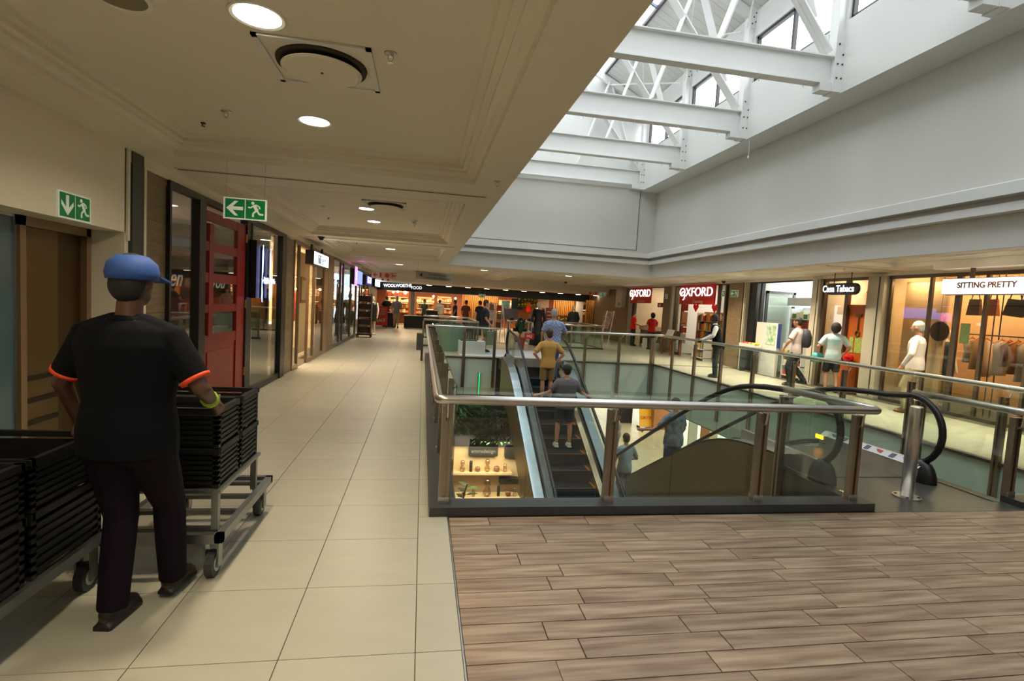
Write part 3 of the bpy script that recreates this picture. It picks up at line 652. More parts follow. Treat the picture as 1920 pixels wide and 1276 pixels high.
for z in (.85, .68, .51): MB().box(-2.899, -2.885, 4.44, 4.78, z, z + .035).build('vent_bar', mat('vent_dark', (38, 30, 20), .4, .5), t)
t = thing('glass_panel', 'blue-grey glass panel beside the lift doors', 'panel', (-2.9, 3.2, 0)); MB().box(-2.93, -2.89, 3.15, 4.32, 0, 2.05).build('pane', mat('blue_grey_glass', (66, 92, 100), .15, 0, spec=.8), t); MB().box(-2.93, -2.88, 4.32, 4.34, 0, 2.07).box(-2.93, -2.88, 3.15, 4.34, 2.05, 2.07).build('frame', STEEL, t)

# exit signs
def run_man(m, u0, z0, s, f):   # running-figure pictogram, f maps (u, z) to a point
    def seg(a, b, w_):
        a, b = Vector(a), Vector(b); d = (b - a).normalized(); n = Vector((-d.y, d.x)) * w_ / 2
        q = [a - n, b - n, b + n, a + n]; m.hexa([f(u0 + p.x * s, z0 + p.y * s, 0) for p in q] + [f(u0 + p.x * s, z0 + p.y * s, 1) for p in q])
    c = [(.36 + .085 * math.cos(k * PI / 5), .84 + .085 * math.sin(k * PI / 5)) for k in range(10)]
    o = len(m.v); m.add([f(u0 + a * s, z0 + b * s, 0) for a, b in c] + [f(u0 + a * s, z0 + b * s, 1) for a, b in c], [tuple(range(10)), tuple(range(19, 9, -1))] + [(i, i + 10, (i + 1) % 10 + 10, (i + 1) % 10) for i in range(10)])
    for a, b, w_ in (((.42, .74), (.58, .44), .17), ((.42, .72), (.24, .58), .07), ((.24, .58), (.13, .62), .07), ((.5, .76), (.68, .68), .07), ((.68, .68), (.72, .55), .07), ((.56, .46), (.38, .3), .09), ((.38, .3), (.38, .1), .09), ((.58, .46), (.7, .26), .09), ((.7, .26), (.9, .26), .09)): seg(a, b, w_)
def arrow(m, u0, z0, s, f, down=False):
    pts = [(.08, .5), (.5, .12), (.68, .12), (.4, .42), (.92, .42), (.92, .6), (.4, .6), (.68, .9), (.5, .9)]
    if down: pts = [(1 - b, a) for a, b in pts]
    o = len(pts); m.add([f(u0 + a * s, z0 + b * s, 0) for a, b in pts] + [f(u0 + a * s, z0 + b * s, 1) for a, b in pts], [tuple(range(o)), tuple(range(2 * o - 1, o - 1, -1))] + [(i, i + o, (i + 1) % o + o, (i + 1) % o) for i in range(o)])
def exit_sign(label, org, size, facing, hang=0, down=False, single=False):
    x, y, z = org; t = thing('exit_sign', label, 'sign', org)
    w_ = size * (2.05 if not single else 1.05)
    def f(u, v, k, e=.006):
        e = e + k * .002
        return (x + u, y - e, z + v) if facing == 'near' else ((x + e, y + u, z + v) if facing == 'right' else (x - e, y - u, z + v))
    def slab(u0, u1, v0, v1, e0, e1, nm, mt):
        a = f(u0, v0, 0, e0); b = f(u1, v1, 0, e1); MB().box(*sorted((a[0], b[0])), *sorted((a[1], b[1])), *sorted((a[2], b[2]))).build(nm, mt, t)
    slab(-.012, w_ + .012, -.012, size + .012, -.01, .004, 'backing', EXITW)
    if facing == 'near' or facing == 'left' or True:
        slab(.004, size, 0, size, .004, .006, 'green_field', EXITG)
        if not single: slab(size * 1.05, w_ - .004, 0, size, .004, .006, 'green_field', EXITG)
    m = MB(); arrow(m, 0, 0, size, f, down) if not single else run_man(m, 0, 0, size, f); m.build('arrow' if not single else 'running_figure', EXITW, t)
    if not single: m = MB(); run_man(m, size * 1.05, 0, size, f); m.build('running_figure', EXITW, t)
    if hang: MB().tube([(x + .01, y, z + size), (x + .01, y, z + size + hang)], .002, 5).build('wire', STEEL, t); MB().tube([(x + w_ - .01, y, z + size), (x + w_ - .01, y, z + size + hang)], .002, 5).build('wire', STEEL, t)
exit_sign('green exit sign with left arrow hanging on wires from the ceiling', (-1.838, 5.3, 2.283), .172, 'near', hang=.345)
exit_sign('green exit sign with down arrow on the wall above the lift', (-2.612, 4.335, 2.085), .172, 'right', down=True)

# ================================================================ left-hand shops
def frame_set(t, x, segs, z0, z1, mt, w_=.05, d=.06):
    for y0, y1 in segs: MB().box(x - d / 2, x + d / 2, y0, y1, z0, z1).build('mullion', mt, t)
def shopfront(label, x, y0, y1, posts, zt, mt, gl=SHOPGL, skip=(), sill=.1, pd=.05):
    t = thing('shopfront', label, 'shopfront', (x, y0, 0))
    MB().box(x - .04, x + .04, y0, y1, zt, zt + .07).build('head_rail', mt, t)
    for p, w_ in posts: MB().box(x - pd, x + pd, p, p + w_, 0, zt).build('mullion', mt, t)
    for i in range(len(posts) - 1):
        a, b = posts[i][0] + posts[i][1], posts[i + 1][0]
        if i in skip: continue
        MB().box(x - .03, x + .03, a, b, 0, sill).build('sill_rail', mt, t)
        MB().box(x - .004, x + .004, a, b, sill, zt).build('pane', gl, t)
    return t
XW = -2.62
struct(MB().box(-3.3, XW + .02, 5.26, 31, 2.69, 2.8).box(-7, -3.3, 5.2, 31, 2.75, 2.9).build('wall_left', W_WARM))
t = thing('corner_post', 'dark grey square post between the lift lobby and the first shop', 'post', (XW, 5.27, 0)); MB().box(XW - .2, XW + .03, 5.265, 5.46, 0, 2.79).build('shaft', DKGREY, t); MB().box(XW - .1, XW + .035, 5.46, 5.5, 0, 2.69).build('edge_trim', W_WARM, t)
def stone_col(x0, x1, y0, y1, z1, label, joints=6):
    t = thing('stone_column', label, 'column', ((x0 + x1) / 2, y0, 0)); h = z1 / joints
    for k in range(joints): MB().box(x0, x1, y0, y1, k * h + .002, (k + 1) * h - .002).build('stone_slab', STONE, t)
    MB().box(x0 + .01, x1 - .01, y0 + .01, y1 - .01, 0, z1).build('core', DKGREY, t)
stone_col(XW - .25, XW + .01, 5.5, 5.95, 2.69, 'brown stone clad column left of the red door shop')
t = shopfront('black framed glass shopfront with a red panelled door', XW, 5.95, 10.62, [(5.93, .04), (6.66, .18), (8.32, .24), (10.3, .3)], 2.62, BLACK, skip=(1,))
# red panelled door
d = thing('shop_door', 'red painted shop door with eight small panes and a lower panel', 'door', (XW, 6.84, 0)); x0, x1 = XW - .02, XW + .03; a, b = 6.86, 8.30
yc = [a, a + .1, a + .42, a + .56, b - .26, b]; yc = [a, 6.89, 7.0, 7.14, 7.98, b]; zc = [.03, 1.02, 1.08, 1.35, 1.42, 1.65, 1.72, 1.96, 2.05, 2.36, 2.55]
zr = [(1.03, 1.31), (1.41, 1.68), (1.80, 2.07), (2.18, 2.43)]
m = MB(); m.box(x0, x1, a, yc[1], .03, 2.55); m.box(x0, x1, yc[2], yc[3], 1.0, 2.4); m.box(x0, x1, yc[4], b, .03, 2.55)
m.box(x0 + .004, x1 - .004, yc[1], yc[4], 2.43, 2.546); m.box(x0 + .004, x1 - .004, yc[1], yc[4], .9, 1.03); m.box(x0 + .004, x1 - .004, yc[1], yc[4], .03, .2)
for (p, q), (r_, s_) in zip(zr, zr[1:]): m.box(x0 + .004, x1 - .004, yc[1], yc[4], q, r_)
m.build('door_frame', RED, d); MB().box(x0 + .015, x1 - .015, yc[1], yc[4], .2, .9).box(x0 + .01, x1 - .006, yc[1] + .1, yc[4] - .1, .28, .82).build('lower_panel', RED, d)
for z0, z1 in zr:
    for p, q in ((yc[1], yc[2]), (yc[3], yc[4])): MB().box(x0 + .02, x0 + .026, p, q, z0, z1).build('pane', SHOPGL, d)
for z in (.35, 1.35, 2.3): MB().tube([(x1 + .01, b + .01, z), (x1 + .01, b + .01, z + .12)], .014, 8).build('hinge', mat('brass', (170, 130, 60), .3, 1), d)
# interior of the first shop
DKR = mat('shop_dark_wall', (46, 30, 22), .5, var=.3)
struct(MB().box(-6.6, -6.5, 5.2, 16.2, 0, 2.8).box(-6.5, XW - .26, 5.27, 5.33, 0, 2.7).build('wall_shop', mat('shop_cream_wall', (190, 172, 140), .6)))
struct(MB().box(-6.5, XW - .3, 10.7, 10.8, 0, 2.75).build('wall_partition', DKR))
t = thing('sign_board', 'red and black board with white script lettering inside the red door shop', 'sign', (-3.5, 7.3, 1.3))
MB().box(-3.56, -3.5, 7.25, 10.3, 1.45, 2.02).build('board', DKR, t); MB().box(-3.58, -3.49, 7.25, 10.3, 2.02, 2.12).box(-3.58, -3.49, 7.25, 10.3, 1.2, 1.45).build('rail', RED, t)
text('lettering', 'frozen   for  you', 0.36, EXITW, t, (-3.495, 8.75, 1.72), FACE_RIGHT, shear=.4, sx=1.15)
text('lettering', 'SOUTH', .17, EXITW, t, (-3.485, 9.15, 1.93), FACE_RIGHT)
t = thing('display_counter', 'long red fronted counter with glass top inside the red door shop', 'counter', (-3.8, 6.2, 0))
MB().box(-4.2, -3.75, 6.2, 10.3, 0, .82).build('body', RED, t); MB().box(-4.22, -3.7, 6.2, 10.3, .82, .88).build('worktop', CREAM, t); MB().box(-4.15, -3.76, 6.3, 10.2, .88, 1.12).build('glass_case', SHOPGL, t)
t = thing('red_archway', 'red painted arch frame seen through the first pane of the left shop', 'frame', (-4.6, 6, 0)); MB().box(-4.65, -4.55, 6.6, 6.9, 0, 2.5).box(-4.65, -4.55, 9.3, 9.6, 0, 2.5).build('upright', RED, t); MB().box(-4.66, -4.54, 6.4, 9.9, 2.2, 2.5).build('lintel', RED, t)
for i, (y, z, c_) in enumerate(((8.9, 1.15, (200, 160, 90)), (9.15, 1.13, (180, 60, 40)), (8.1, 1.13, (70, 110, 60)), (7.6, 1.13, (210, 190, 160)), (7.2, 1.13, (120, 40, 30)))):
    t = thing('food_box', '%s food carton on the glass case inside the red door shop' % ['yellow', 'brick red', 'green', 'cream', 'dark red'][i], 'box', (-3.9, y, z), 'food cartons on the shop counter'); MB().box(-3.95, -3.85, y - .09, y + .09, z, z + .25).build('carton', mat('carton%d' % i, c_, .5, var=.4, vscale=20), t); MB().box(-3.849, -3.846, y - .06, y + .06, z + .08, z + .18).build('print', WHITE, t)
for i, (y, z) in enumerate(((7.0, 2.2), (8.2, 2.2), (9.4, 2.2), (7.6, 2.4))):
    t = thing('pendant_lamp', 'small glowing pendant bulb inside the red door shop, ' + ['nearest of the low ones', 'middle of the low ones', 'furthest of the low ones', 'the one hung highest'][i], 'lamp', (-5, y, z), 'pendant bulbs in the red door shop'); MB().ball((-5, y, z), .05).build('bulb', emi('bulb_warm', (255, 200, 130), 18), t); MB().tube([(-5, y, z + .05), (-5, y, 2.75)], .006, 5).build('cord', BLACK, t)
area('shop_light', (-4.6, 8, 2.7), 2, 3, 70, (1, .8, .55))
t = thing('freezer_cabinet', 'white freezer cabinet seen low through the right pane of the red door shop', 'freezer', (-3.3, 9.2, 0)); MB().box(-3.6, -3.05, 9.6, 10.2, 0, .95).build('body', mat('freezer_grey', (170, 172, 166), .3), t)
for z in (.2, .45, .7): MB().box(-3.05, -3.04, 9.63, 10.17, z, z + .2).build('drawer', WHITE, t)
t = thing('cow_figure', 'small black and white cow head ornament behind the right pane', 'ornament', (-3.0, 9.6, 1.0)); MB().ball((-3.05, 9.75, 1.2), .09, .08, .13).build('head', WHITE, t, smooth=True); MB().ball((-3.0, 9.66, 1.3), .05, .05, .06).ball((-3.0, 9.84, 1.3), .05, .05, .06).ball((-3.0, 9.72, 1.21), .045).build('patches', BLACK, t, smooth=True); MB().box(-3.2, -2.95, 9.5, 10.1, .95, 1.06).build('shelf', BLACK, t)
t = thing('hanging_carrot', 'orange carrot ornament hanging behind the right pane of the red door shop', 'ornament', (-2.8, 9.35, 2.1)); MB().lathe([(.006, 0), (.03, .12), (.045, .24), (.02, .28)], (-2.8, 9.35, 1.98), 10).build('root', mat('carrot', (176, 66, 36), .5), t, smooth=True); MB().tube([(-2.8, 9.35, 2.26), (-2.8, 9.35, 2.7)], .004, 4).build('string', BLACK, t)
m = MB()
for k in range(5): m.leaf((-2.8, 9.35, 2.25), (math.cos(k * 1.3) * .4, math.sin(k * 1.3) * .4, 1), .1, .03, .1)
m.build('leaves', GREEN_L, t)
# neon script sign
t = thing('neon_sign', 'blue-white neon script sign on black backing beside the red door', 'sign', (-2.5, 8.6, 1.75))
NEON = emi('neon_blue', (150, 170, 255), 4)
def neon(path, y0, z0, s):
    MB().tube([(-2.44, y0 + u * s, z0 + v * s) for u, v in path], .0055, 6).build('neon_tube', NEON, t)
import itertools
F = [(-.02, .1), (.06, .3), (.10, .75), (.05, .95), (.0, .8), (.0, .2), (-.01, -.35), (.04, -.45), (.06, -.2), (.0, .0), (.12, .1)]
loopy = [(.12, .1), (.16, .22), (.17, .02), (.24, .2), (.27, .16), (.25, .02), (.3, .0), (.34, .2), (.4, .2), (.33, .0), (.42, .04), (.46, .2), (.44, .02), (.5, .2), (.56, .02), (.6, .12)]
yo = [(.6, .12), (.62, .2), (.64, .04), (.7, .2), (.69, -.3), (.63, -.4), (.68, -.05), (.76, .2), (.8, .05), (.86, .18), (.88, .04), (.94, .2), (.97, .03), (1.05, .12)]
neon([(u * .8, v) for u, v in F] + [(u, v * .8) for u, v in loopy], 8.62, 1.72, .62); neon([(u * .8, v) for u, v in F] + [(.12, .08)] + [(.12 + (u - .6) * .9, v * .8) for u, v in yo], 9.02, 1.72, .6)
for a, b, c0, d0 in ((8.42, 8.6, 1.5, 2.36), (8.84, 8.98, 1.5, 2.3)): MB().box(-2.56, -2.47, a, b, c0, d0).build('black_backing', BLACK, t)
MB().box(-2.6, -2.56, 8.5, 8.56, 2.3, 2.62).build('bracket', BLACK, t)

# second shop: warm boutique
stone_col(XW - .2, XW + .01, 10.62, 11.3, 2.66, 'brown stone clad column right of the neon sign shop')
t = shopfront('bronze framed boutique front with open glass doors and warm light', XW, 11.3, 14.7, [(11.3, .06), (11.75, .07), (12.7, .05), (13.35, .06), (13.4, .05), (14.6, .1)], 2.6, BRONZE, skip=(1,), pd=.03)
t = thing('column', 'bronze clad column between the boutique and the grey framed shop', 'column', (XW, 14.7, 0)); MB().box(XW - .2, XW + .03, 14.7, 15.2, 0, 2.69).build('shaft', BRONZE, t); MB().box(XW - .2, XW + .035, 15.2, 16.0, 0, 2.69).build('stone_facing', STONE, t)
struct(MB().box(-6.5, XW - .3, 16.1, 16.2, 0, 2.75).box(-6.45, -6.4, 10.8, 16.1, 0, 2.75).build('wall_partition', mat('boutique_wall', (236, 206, 160), .6)))
area('boutique_light', (-4.3, 13.3, 2.7), 2.4, 4, 600, (1, .82, .58))
t = thing('sign_box', 'white illuminated sign box with dark letters above the boutique door', 'sign', (-2.45, 12.4, 2.2)); MB().box(-2.56, -2.38, 12.1, 13.9, 2.24, 2.55).build('box', BLACK, t); MB().box(-2.38, -2.375, 12.13, 13.87, 2.26, 2.53).build('lit_face', emi('sign_white', (235, 242, 255), 3.2), t)
text('lettering', 'lilli e r', .3, BLACK, t, (-2.372, 12.98, 2.38), FACE_RIGHT, sx=1.2); MB().box(-2.5, -2.46, 12.3, 12.4, 2.55, 2.69).build('hanger', BLACK, t); MB().box(-2.5, -2.46, 13.5, 13.6, 2.55, 2.69).build('hanger', BLACK, t)
for i, (y, x, h_) in enumerate(((11.9, -3.4, .55), (12.6, -4.2, .9), (13.2, -3.3, .7), (13.9, -3.2, .75))):
    t = thing('red_dress', ['short red garment nearest the boutique entrance', 'long red garment at the back of the boutique', 'red garment right of the boutique door post', 'red garment in front of the gold framed picture'][i], 'garment', (x, y, 1.2), 'red garments in the boutique'); MB().rings([(x, y, 1.65 - h_, .12, .2), (x, y, 1.35, .07, .12), (x, y, 1.55, .08, .18), (x, y, 1.66, .03, .05)], 10).build('fabric', mat('red_fabric', (196, 34, 24), .7), t, smooth=True); MB().tube([(x, y, 1.66), (x, y, 1.8)], .006, 5).build('hook', STEEL, t)
t = thing('plinth', 'cream display plinth inside the boutique doorway', 'plinth', (-3.6, 12.2, 0)); MB().box(-3.9, -3.2, 12.0, 13.0, 0, .85).build('body', CREAM, t); MB().box(-3.92, -3.18, 11.98, 13.02, .85, .9).build('top', WHITE, t)
t = thing('framed_picture', 'small gold framed picture on a cream panel at the right end of the boutique', 'picture', (-3.0, 14.3, 1.5)); MB().box(-3.0, -2.98, 13.7, 14.35, 1.35, 2.0).build('frame', mat('gold_frame', (150, 100, 40), .4, .5), t); MB().box(-2.98, -2.976, 13.8, 14.25, 1.43, 1.92).build('picture', CREAM, t)
struct(MB().box(-3.05, -3.0, 13.5, 14.6, .1, 2.6).build('wall_panel', mat('boutique_wall', (236, 206, 160), .6)))
# third shop: grey frames, glass showcase
t = shopfront('grey framed shopfront beyond the boutique with pale mannequins behind the glass', XW, 16.0, 21.5, [(16.0, .08), (17.4, .1), (18.0, .1), (19.9, .1), (21.4, .1)], 2.62, mat('grey_frame', (84, 92, 88), .4, .3), pd=.03)
t = shopfront('bronze framed shopfront with timber posts behind the shoe rack', XW, 21.5, 26.5, [(21.5, .1), (22.6, .1), (23.4, .1), (24.8, .1), (26.4, .1)], 2.6, BRONZE, pd=.03)
struct(MB().box(-3.0, XW, 26.5, 31, 0, 2.75).build('wall_left', mat('dark_grey_wall', (54, 60, 60), .5)))
struct(MB().box(-5.0, -4.9, 16.2, 27, 0, 2.75).build('wall_shop', mat('shop3', (150, 120, 84), .6)))
area('left_shop_light', (-3.9, 19, 2.7), 1.4, 4, 40, (1, .9, .72)); area('left_shop_light', (-3.9, 23.8, 2.7), 1.4, 4, 110, (1, .72, .4))
for i, (y, c_, nm) in enumerate(((17.0, (180, 30, 34), 'red poster panel'), (17.8, (190, 190, 170), 'pale poster panel'), (19.0, (120, 130, 110), 'green grey poster panel'))):
    t = thing('poster_panel', nm + ' standing behind the grey framed shop window', 'poster', (-2.9, y, 0)); MB().box(-2.92, -2.88, y - .25, y + .25, .1, 2.1).build('panel', mat('poster%d' % i, c_, .5, var=.3, vscale=4), t); MB().box(-2.95, -2.85, y - .2, y + .2, 0, .1).build('foot', BLACK, t)
def mannequin(x, y, label, dress, skin, h_=1.72, rot=0, long_=False):
    t = thing('mannequin', label, 'mannequin', (x, y, 0)); s = h_ / 1.75
    m = MB(); m.ball((x, y, 1.62 * s), .085 * s, .1 * s, .12 * s); m.tube([(x, y, 1.42 * s), (x, y, 1.54 * s)], .05 * s, 10); m.rings([(x, y, .9 * s, .16 * s, .12 * s), (x, y, 1.1 * s, .12 * s, .1 * s), (x, y, 1.32 * s, .17 * s, .12 * s), (x, y, 1.44 * s, .15 * s, .09 * s), (x, y, 1.48 * s, .05 * s, .05 * s)])
    for q in (-1, 1):
        m.tube([(x + q * .19 * s, y, 1.41 * s), (x + q * .24 * s, y - .02, 1.12 * s), (x + q * .23 * s, y - .1, .88 * s), (x + q * .22 * s, y - .13, .78 * s)], [.05 * s, .038 * s, .028 * s, .03 * s], 8, True)
        m.tube([(x + q * .09 * s, y, .92 * s), (x + q * .09 * s, y, .5 * s), (x + q * .1 * s, y + .02, .1 * s)], [.085 * s, .055 * s, .035 * s], 10, True); m.tube([(x + q * .1 * s, y + .03, .05), (x + q * .1 * s, y - .14, .035)], .035, 8, True)
    m.build('body', skin, t, smooth=True)
    m = MB()
    if long_: m.rings([(x, y, .08, .34 * s, .26 * s), (x, y, .5 * s, .24 * s, .19 * s), (x, y, .95 * s, .18 * s, .14 * s), (x, y, 1.1 * s, .14 * s, .12 * s), (x, y, 1.33 * s, .19 * s, .14 * s), (x, y, 1.45 * s, .17 * s, .1 * s)])
    else: m.rings([(x, y, .62 * s, .2 * s, .16 * s), (x, y, .9 * s, .18 * s, .14 * s), (x, y, 1.1 * s, .14 * s, .12 * s), (x, y, 1.33 * s, .19 * s, .14 * s), (x, y, 1.45 * s, .17 * s, .1 * s)])
    if long_:
        for q in (-1, 1): m.tube([(x + q * .17 * s, y, 1.42 * s), (x + q * .24 * s, y - .02, 1.12 * s), (x + q * .23 * s, y - .06, .98 * s)], [.07 * s, .055 * s, .06 * s], 8, True)
    m.build('dress', dress, t, smooth=True)
    MB().lathe([(.2, 0), (.2, .015), (.02, .02)], (x, y, 0), 18).build('stand', STEEL, t)
    return t
MSKIN = mat('mannequin_white', (226, 214, 196), .4)
mannequin(-2.05, 22.6, 'white mannequin in a short black dress outside the left shops beside the red sale board', BLACK, MSKIN, 1.62)
mannequin(-2.9, 19.5, 'mannequin in black and white behind the grey framed shop window', BLACK, MSKIN, 1.7)
mannequin(-2.9, 22.1, 'pale mannequin behind the bronze framed window left of the shoe rack', CREAM, MSKIN, 1.7)
mannequin(4.45, 20.0, 'mannequin in a long black dress on the far gallery', BLACK, MSKIN, 1.78, long_=True)
t = thing('shoe_rack', 'tall brown display rack on wheels outside the left shops', 'rack', (-2.35, 21.0, 0))
RKB = mat('rack_brown', (92, 64, 42), .5)
for x in (-2.46, -1.98): MB().box(x, x + .03, 21.0, 21.4, .12, 1.72).build('side_panel', RKB, t)
for k in range(6): MB().box(-2.45, -1.97, 21.0, 21.4, .16 + k * .3, .19 + k * .3).build('shelf', mat('rack_shelf', (150, 110, 74), .5), t)
for k in range(5): MB().box(-2.42, -2.0, 21.05, 21.36, .19 + k * .3, .4 + k * .3).build('stock', DKR, t)
MB().box(-2.5, -1.92, 20.92, 21.45, .09, .13).build('base', BLACK, t)
for a in (-2.46, -1.96):
    for b in (20.96, 21.42): MB().tube([(a - .02, b, .045), (a + .02, b, .045)], .045, 10).build('castor', RUBBER, t)
t = thing('sale_board', 'red freestanding sale board outside the left shops', 'sign', (-2.1, 28, 0)); MB().box(-2.42, -1.78, 27.96, 28.0, .12, 1.1).build('board', mat('sale_red', (196, 50, 44), .5), t)
text('lettering', 'SALE', .22, WHITE, t, (-2.1, 27.95, .38), (PI / 2, -.15, 0))
for k, z in enumerate((1.0, .93, .84, .76, .68)): MB().box(-2.34, -1.9 + .02 * (k % 2), 27.952, 27.958, z, z + .02).build('text_line', CREAM, t)
MB().box(-2.4, -2.36, 27.9, 28.1, 0, .12).box(-1.84, -1.8, 27.9, 28.1, 0, .12).build('foot', BLACK, t)
# projecting lit signs down the left side
def lit_box(label, y0, y1, z0, z1, col_, s, txt=None, tc=None, tsz=.3, x=-2.4):
    t = thing('sign_box', label, 'sign', (x, y0, z0)); MB().box(x - .16, x, y0, y1, z0, z1).build('box', BLACK, t); MB().box(x, x + .005, y0 + .04, y1 - .04, z0 + .03, z1 - .03).build('lit_face', emi('lit_' + str(int(y0)), col_, s), t)
    if txt: text('lettering', txt, tsz, tc, t, (x + .008, (y0 + y1) / 2, (z0 + z1) / 2), FACE_RIGHT, sx=1.5)
    return t
t = lit_box('purple and blue lit sign with a pink emblem over the grey framed shop', 19.2, 21.6, 2.0, 2.55, (110, 120, 240), 3)
MB().lathe([(.2, 0), (.2, .02)], (0, 0, 0), 6); MB().box(-2.39, -2.37, 19.2, 19.7, 1.95, 2.62).build('pink_emblem', emi('pink', (255, 110, 190), 4), t); text('lettering', 'S', .4, emi('pink2', (255, 190, 230), 5), t, (-2.36, 19.45, 2.28), FACE_RIGHT)
lit_box('purple lit sign with white letters over the bronze framed shop', 23.0, 25.6, 2.08, 2.5, (90, 80, 190), .7, 'BIG KI', emi('sign_lilac', (215, 205, 255), 6), .4)
lit_box('white lit sign at the far end of the left shops', 27.2, 30.2, 2.1, 2.48, (230, 245, 255), 5)
t = thing('globe_lamp', 'small blue-white globe lamp hanging inside the grey framed window', 'lamp', (-2.75, 18.3, 2.0)); MB().tube([(-2.75, 18.3, 1.95), (-2.75, 18.3, 2.69)], .006, 5).build('cord', BLACK, t); MB().ball((-2.75, 18.3, 1.9), .05, .14, .07).build('globe', COOL, t)
# ================================================================ right-hand shops (front plane x = 10)
XR_ = 10.0
struct(MB().box(9.98, 10.3, -4, 31, 2.72, 2.8).build('wall_right', W_WARM))
struct(MB().box(10.0, 15, -4, 31, 2.9, 3.0).build('ceiling', W_PAINT))
struct(MB().box(14.8, 15, -4, 31.2, 0, 3).build('wall_shop', mat('shop_back_wall', (222, 214, 200), .6)))
for y, m_ in ((10.2, CREAM), (12.08, WHITE), (14.75, WHITE), (16.3, CREAM), (20.35, WHITE), (24.3, CREAM), (2.0, CREAM)):
    struct(MB().box(10.05, 14.8, y - .05, y + .05, 0, 2.9).build('wall_partition', m_))
PIL = mat('pilaster_paint', (196, 188, 168), .5, var=.05)
def pil(x0, x1, y0, y1, label, m_=PIL):
    t = thing('pilaster', label, 'pilaster', (x0, y0, 0)); MB().box(x0, x1, y0, y1, 0, 2.72).build('shaft', m_, t)
    MB().box(x0 - .012, x1, y0 + (y1 - y0) * .25, y0 + (y1 - y0) * .3, .05, 2.7).build('groove_strip', DKGREY if m_ != STONE else PIL, t); return t
pil(9.9, 10.04, 10.02, 10.45, 'pale grooved pilaster between the tobacco shop and the clothes shop')
pil(9.92, 10.04, 11.93, 12.2, 'pale pilaster between the fruit shop and the tobacco shop')
stone_col(9.93, 10.3, 15.2, 15.95, 2.72, 'brown stone clad column with a green exit sign left of the fruit shop', 5)
pil(9.9, 10.1, 14.98, 15.1, 'slim pale post right of the stone column by the fruit shop')
stone_col(9.93, 10.3, 20.05, 20.75, 2.72, 'brown stone clad column between the two bookshop fronts', 5)
pil(9.88, 10.1, 19.86, 19.98, 'slim pale post right of the stone column between the bookshop fronts')
stone_col(9.93, 10.3, 24.6, 26.2, 2.72, 'brown stone clad wall at the far right corner beyond the bookshop', 5)
pil(9.88, 10.04, 24.25, 24.4, 'slim pale post left of the smaller bookshop front')
struct(MB().box(10.0, 10.3, 26.2, 31, 0, 2.72).build('wall_right', STONE))
t = thing('wall_box', 'pale box fixed high on the stone wall at the far right corner', 'box', (9.8, 25.2, 2.0)); MB().box(9.7, 9.93, 24.9, 25.7, 1.75, 2.7).build('casing', PIL, t); MB().box(9.69, 9.7, 25.1, 25.4, 1.85, 2.0).build('small_plate', EXITG, t)
exit_sign('small green exit sign on the stone column by the fruit shop', (9.92, 15.85, 2.28), .19, 'left')
exit_sign('small green exit sign on the stone column between the bookshop fronts', (9.92, 20.6, 2.22), .17, 'left', single=True)
exit_sign('reflection of a green exit sign in the glass doors right of the larger bookshop', (10.02, 16.55, 2.3), .18, 'left', single=True)  # reflection modelled as a solid sign in the door glass
# clothes shop
GF = mat('bronze_frame_grey', (104, 92, 80), .35, .7)
t = shopfront('bronze framed clothes shop window with warm light and hanging handbags', 10.05, 4.0, 10.02, [(4.0, .06), (5.6, .06), (7.2, .05), (7.95, .06), (8.44, .1), (9.02, .06), (9.94, .06)], 2.65, GF, sill=.06, pd=.03)
struct(MB().box(11.6, 11.7, 2.0, 10.2, 0, 2.9).build('wall_partition', mat('clothes_wall', (226, 186, 138), .6)))
struct(MB().box(10.4, 10.45, 9.0, 9.95, 0, 2.6).build('wall_panel', mat('clothes_wall', (226, 186, 138), .6)))
area('clothes_light', (10.85, 7.8, 2.85), 1.0, 4.4, 150, (1, .74, .44)); area('clothes_light', (10.25, 9.45, 2.6), .25, .8, 12, (1, .74, .44))
t = thing('sign_box', 'long white illuminated sign box over the clothes shop', 'sign', (9.4, 5.5, 2.27)); MB().box(9.32, 9.42, 5.2, 8.2, 2.27, 2.53).build('lit_face', emi('sign_white_big', (255, 250, 244), 2.6), t)
MB().box(9.42, 9.45, 5.18, 8.22, 2.25, 2.55).build('back_plate', GF, t); text('lettering', 'SITTING PRETTY', .14, mat('sign_brown', (60, 26, 10), .5), t, (9.306, 7.44, 2.41), FACE_LEFT, sx=.92, bold=.004)
MB().box(9.36, 9.4, 5.9, 5.96, 2.53, 2.72).build('hanger', GF, t); MB().box(9.36, 9.4, 7.7, 7.76, 2.53, 2.72).build('hanger', GF, t)
struct(MB().box(9.3, 9.98, 5.0, 8.4, 2.72, 2.8).build('bulkhead', W_WARM))
LEATH = [((90, 50, 26), 'brown'), ((170, 70, 30), 'tan'), ((44, 30, 26), 'dark brown'), ((40, 34, 30), 'black')]
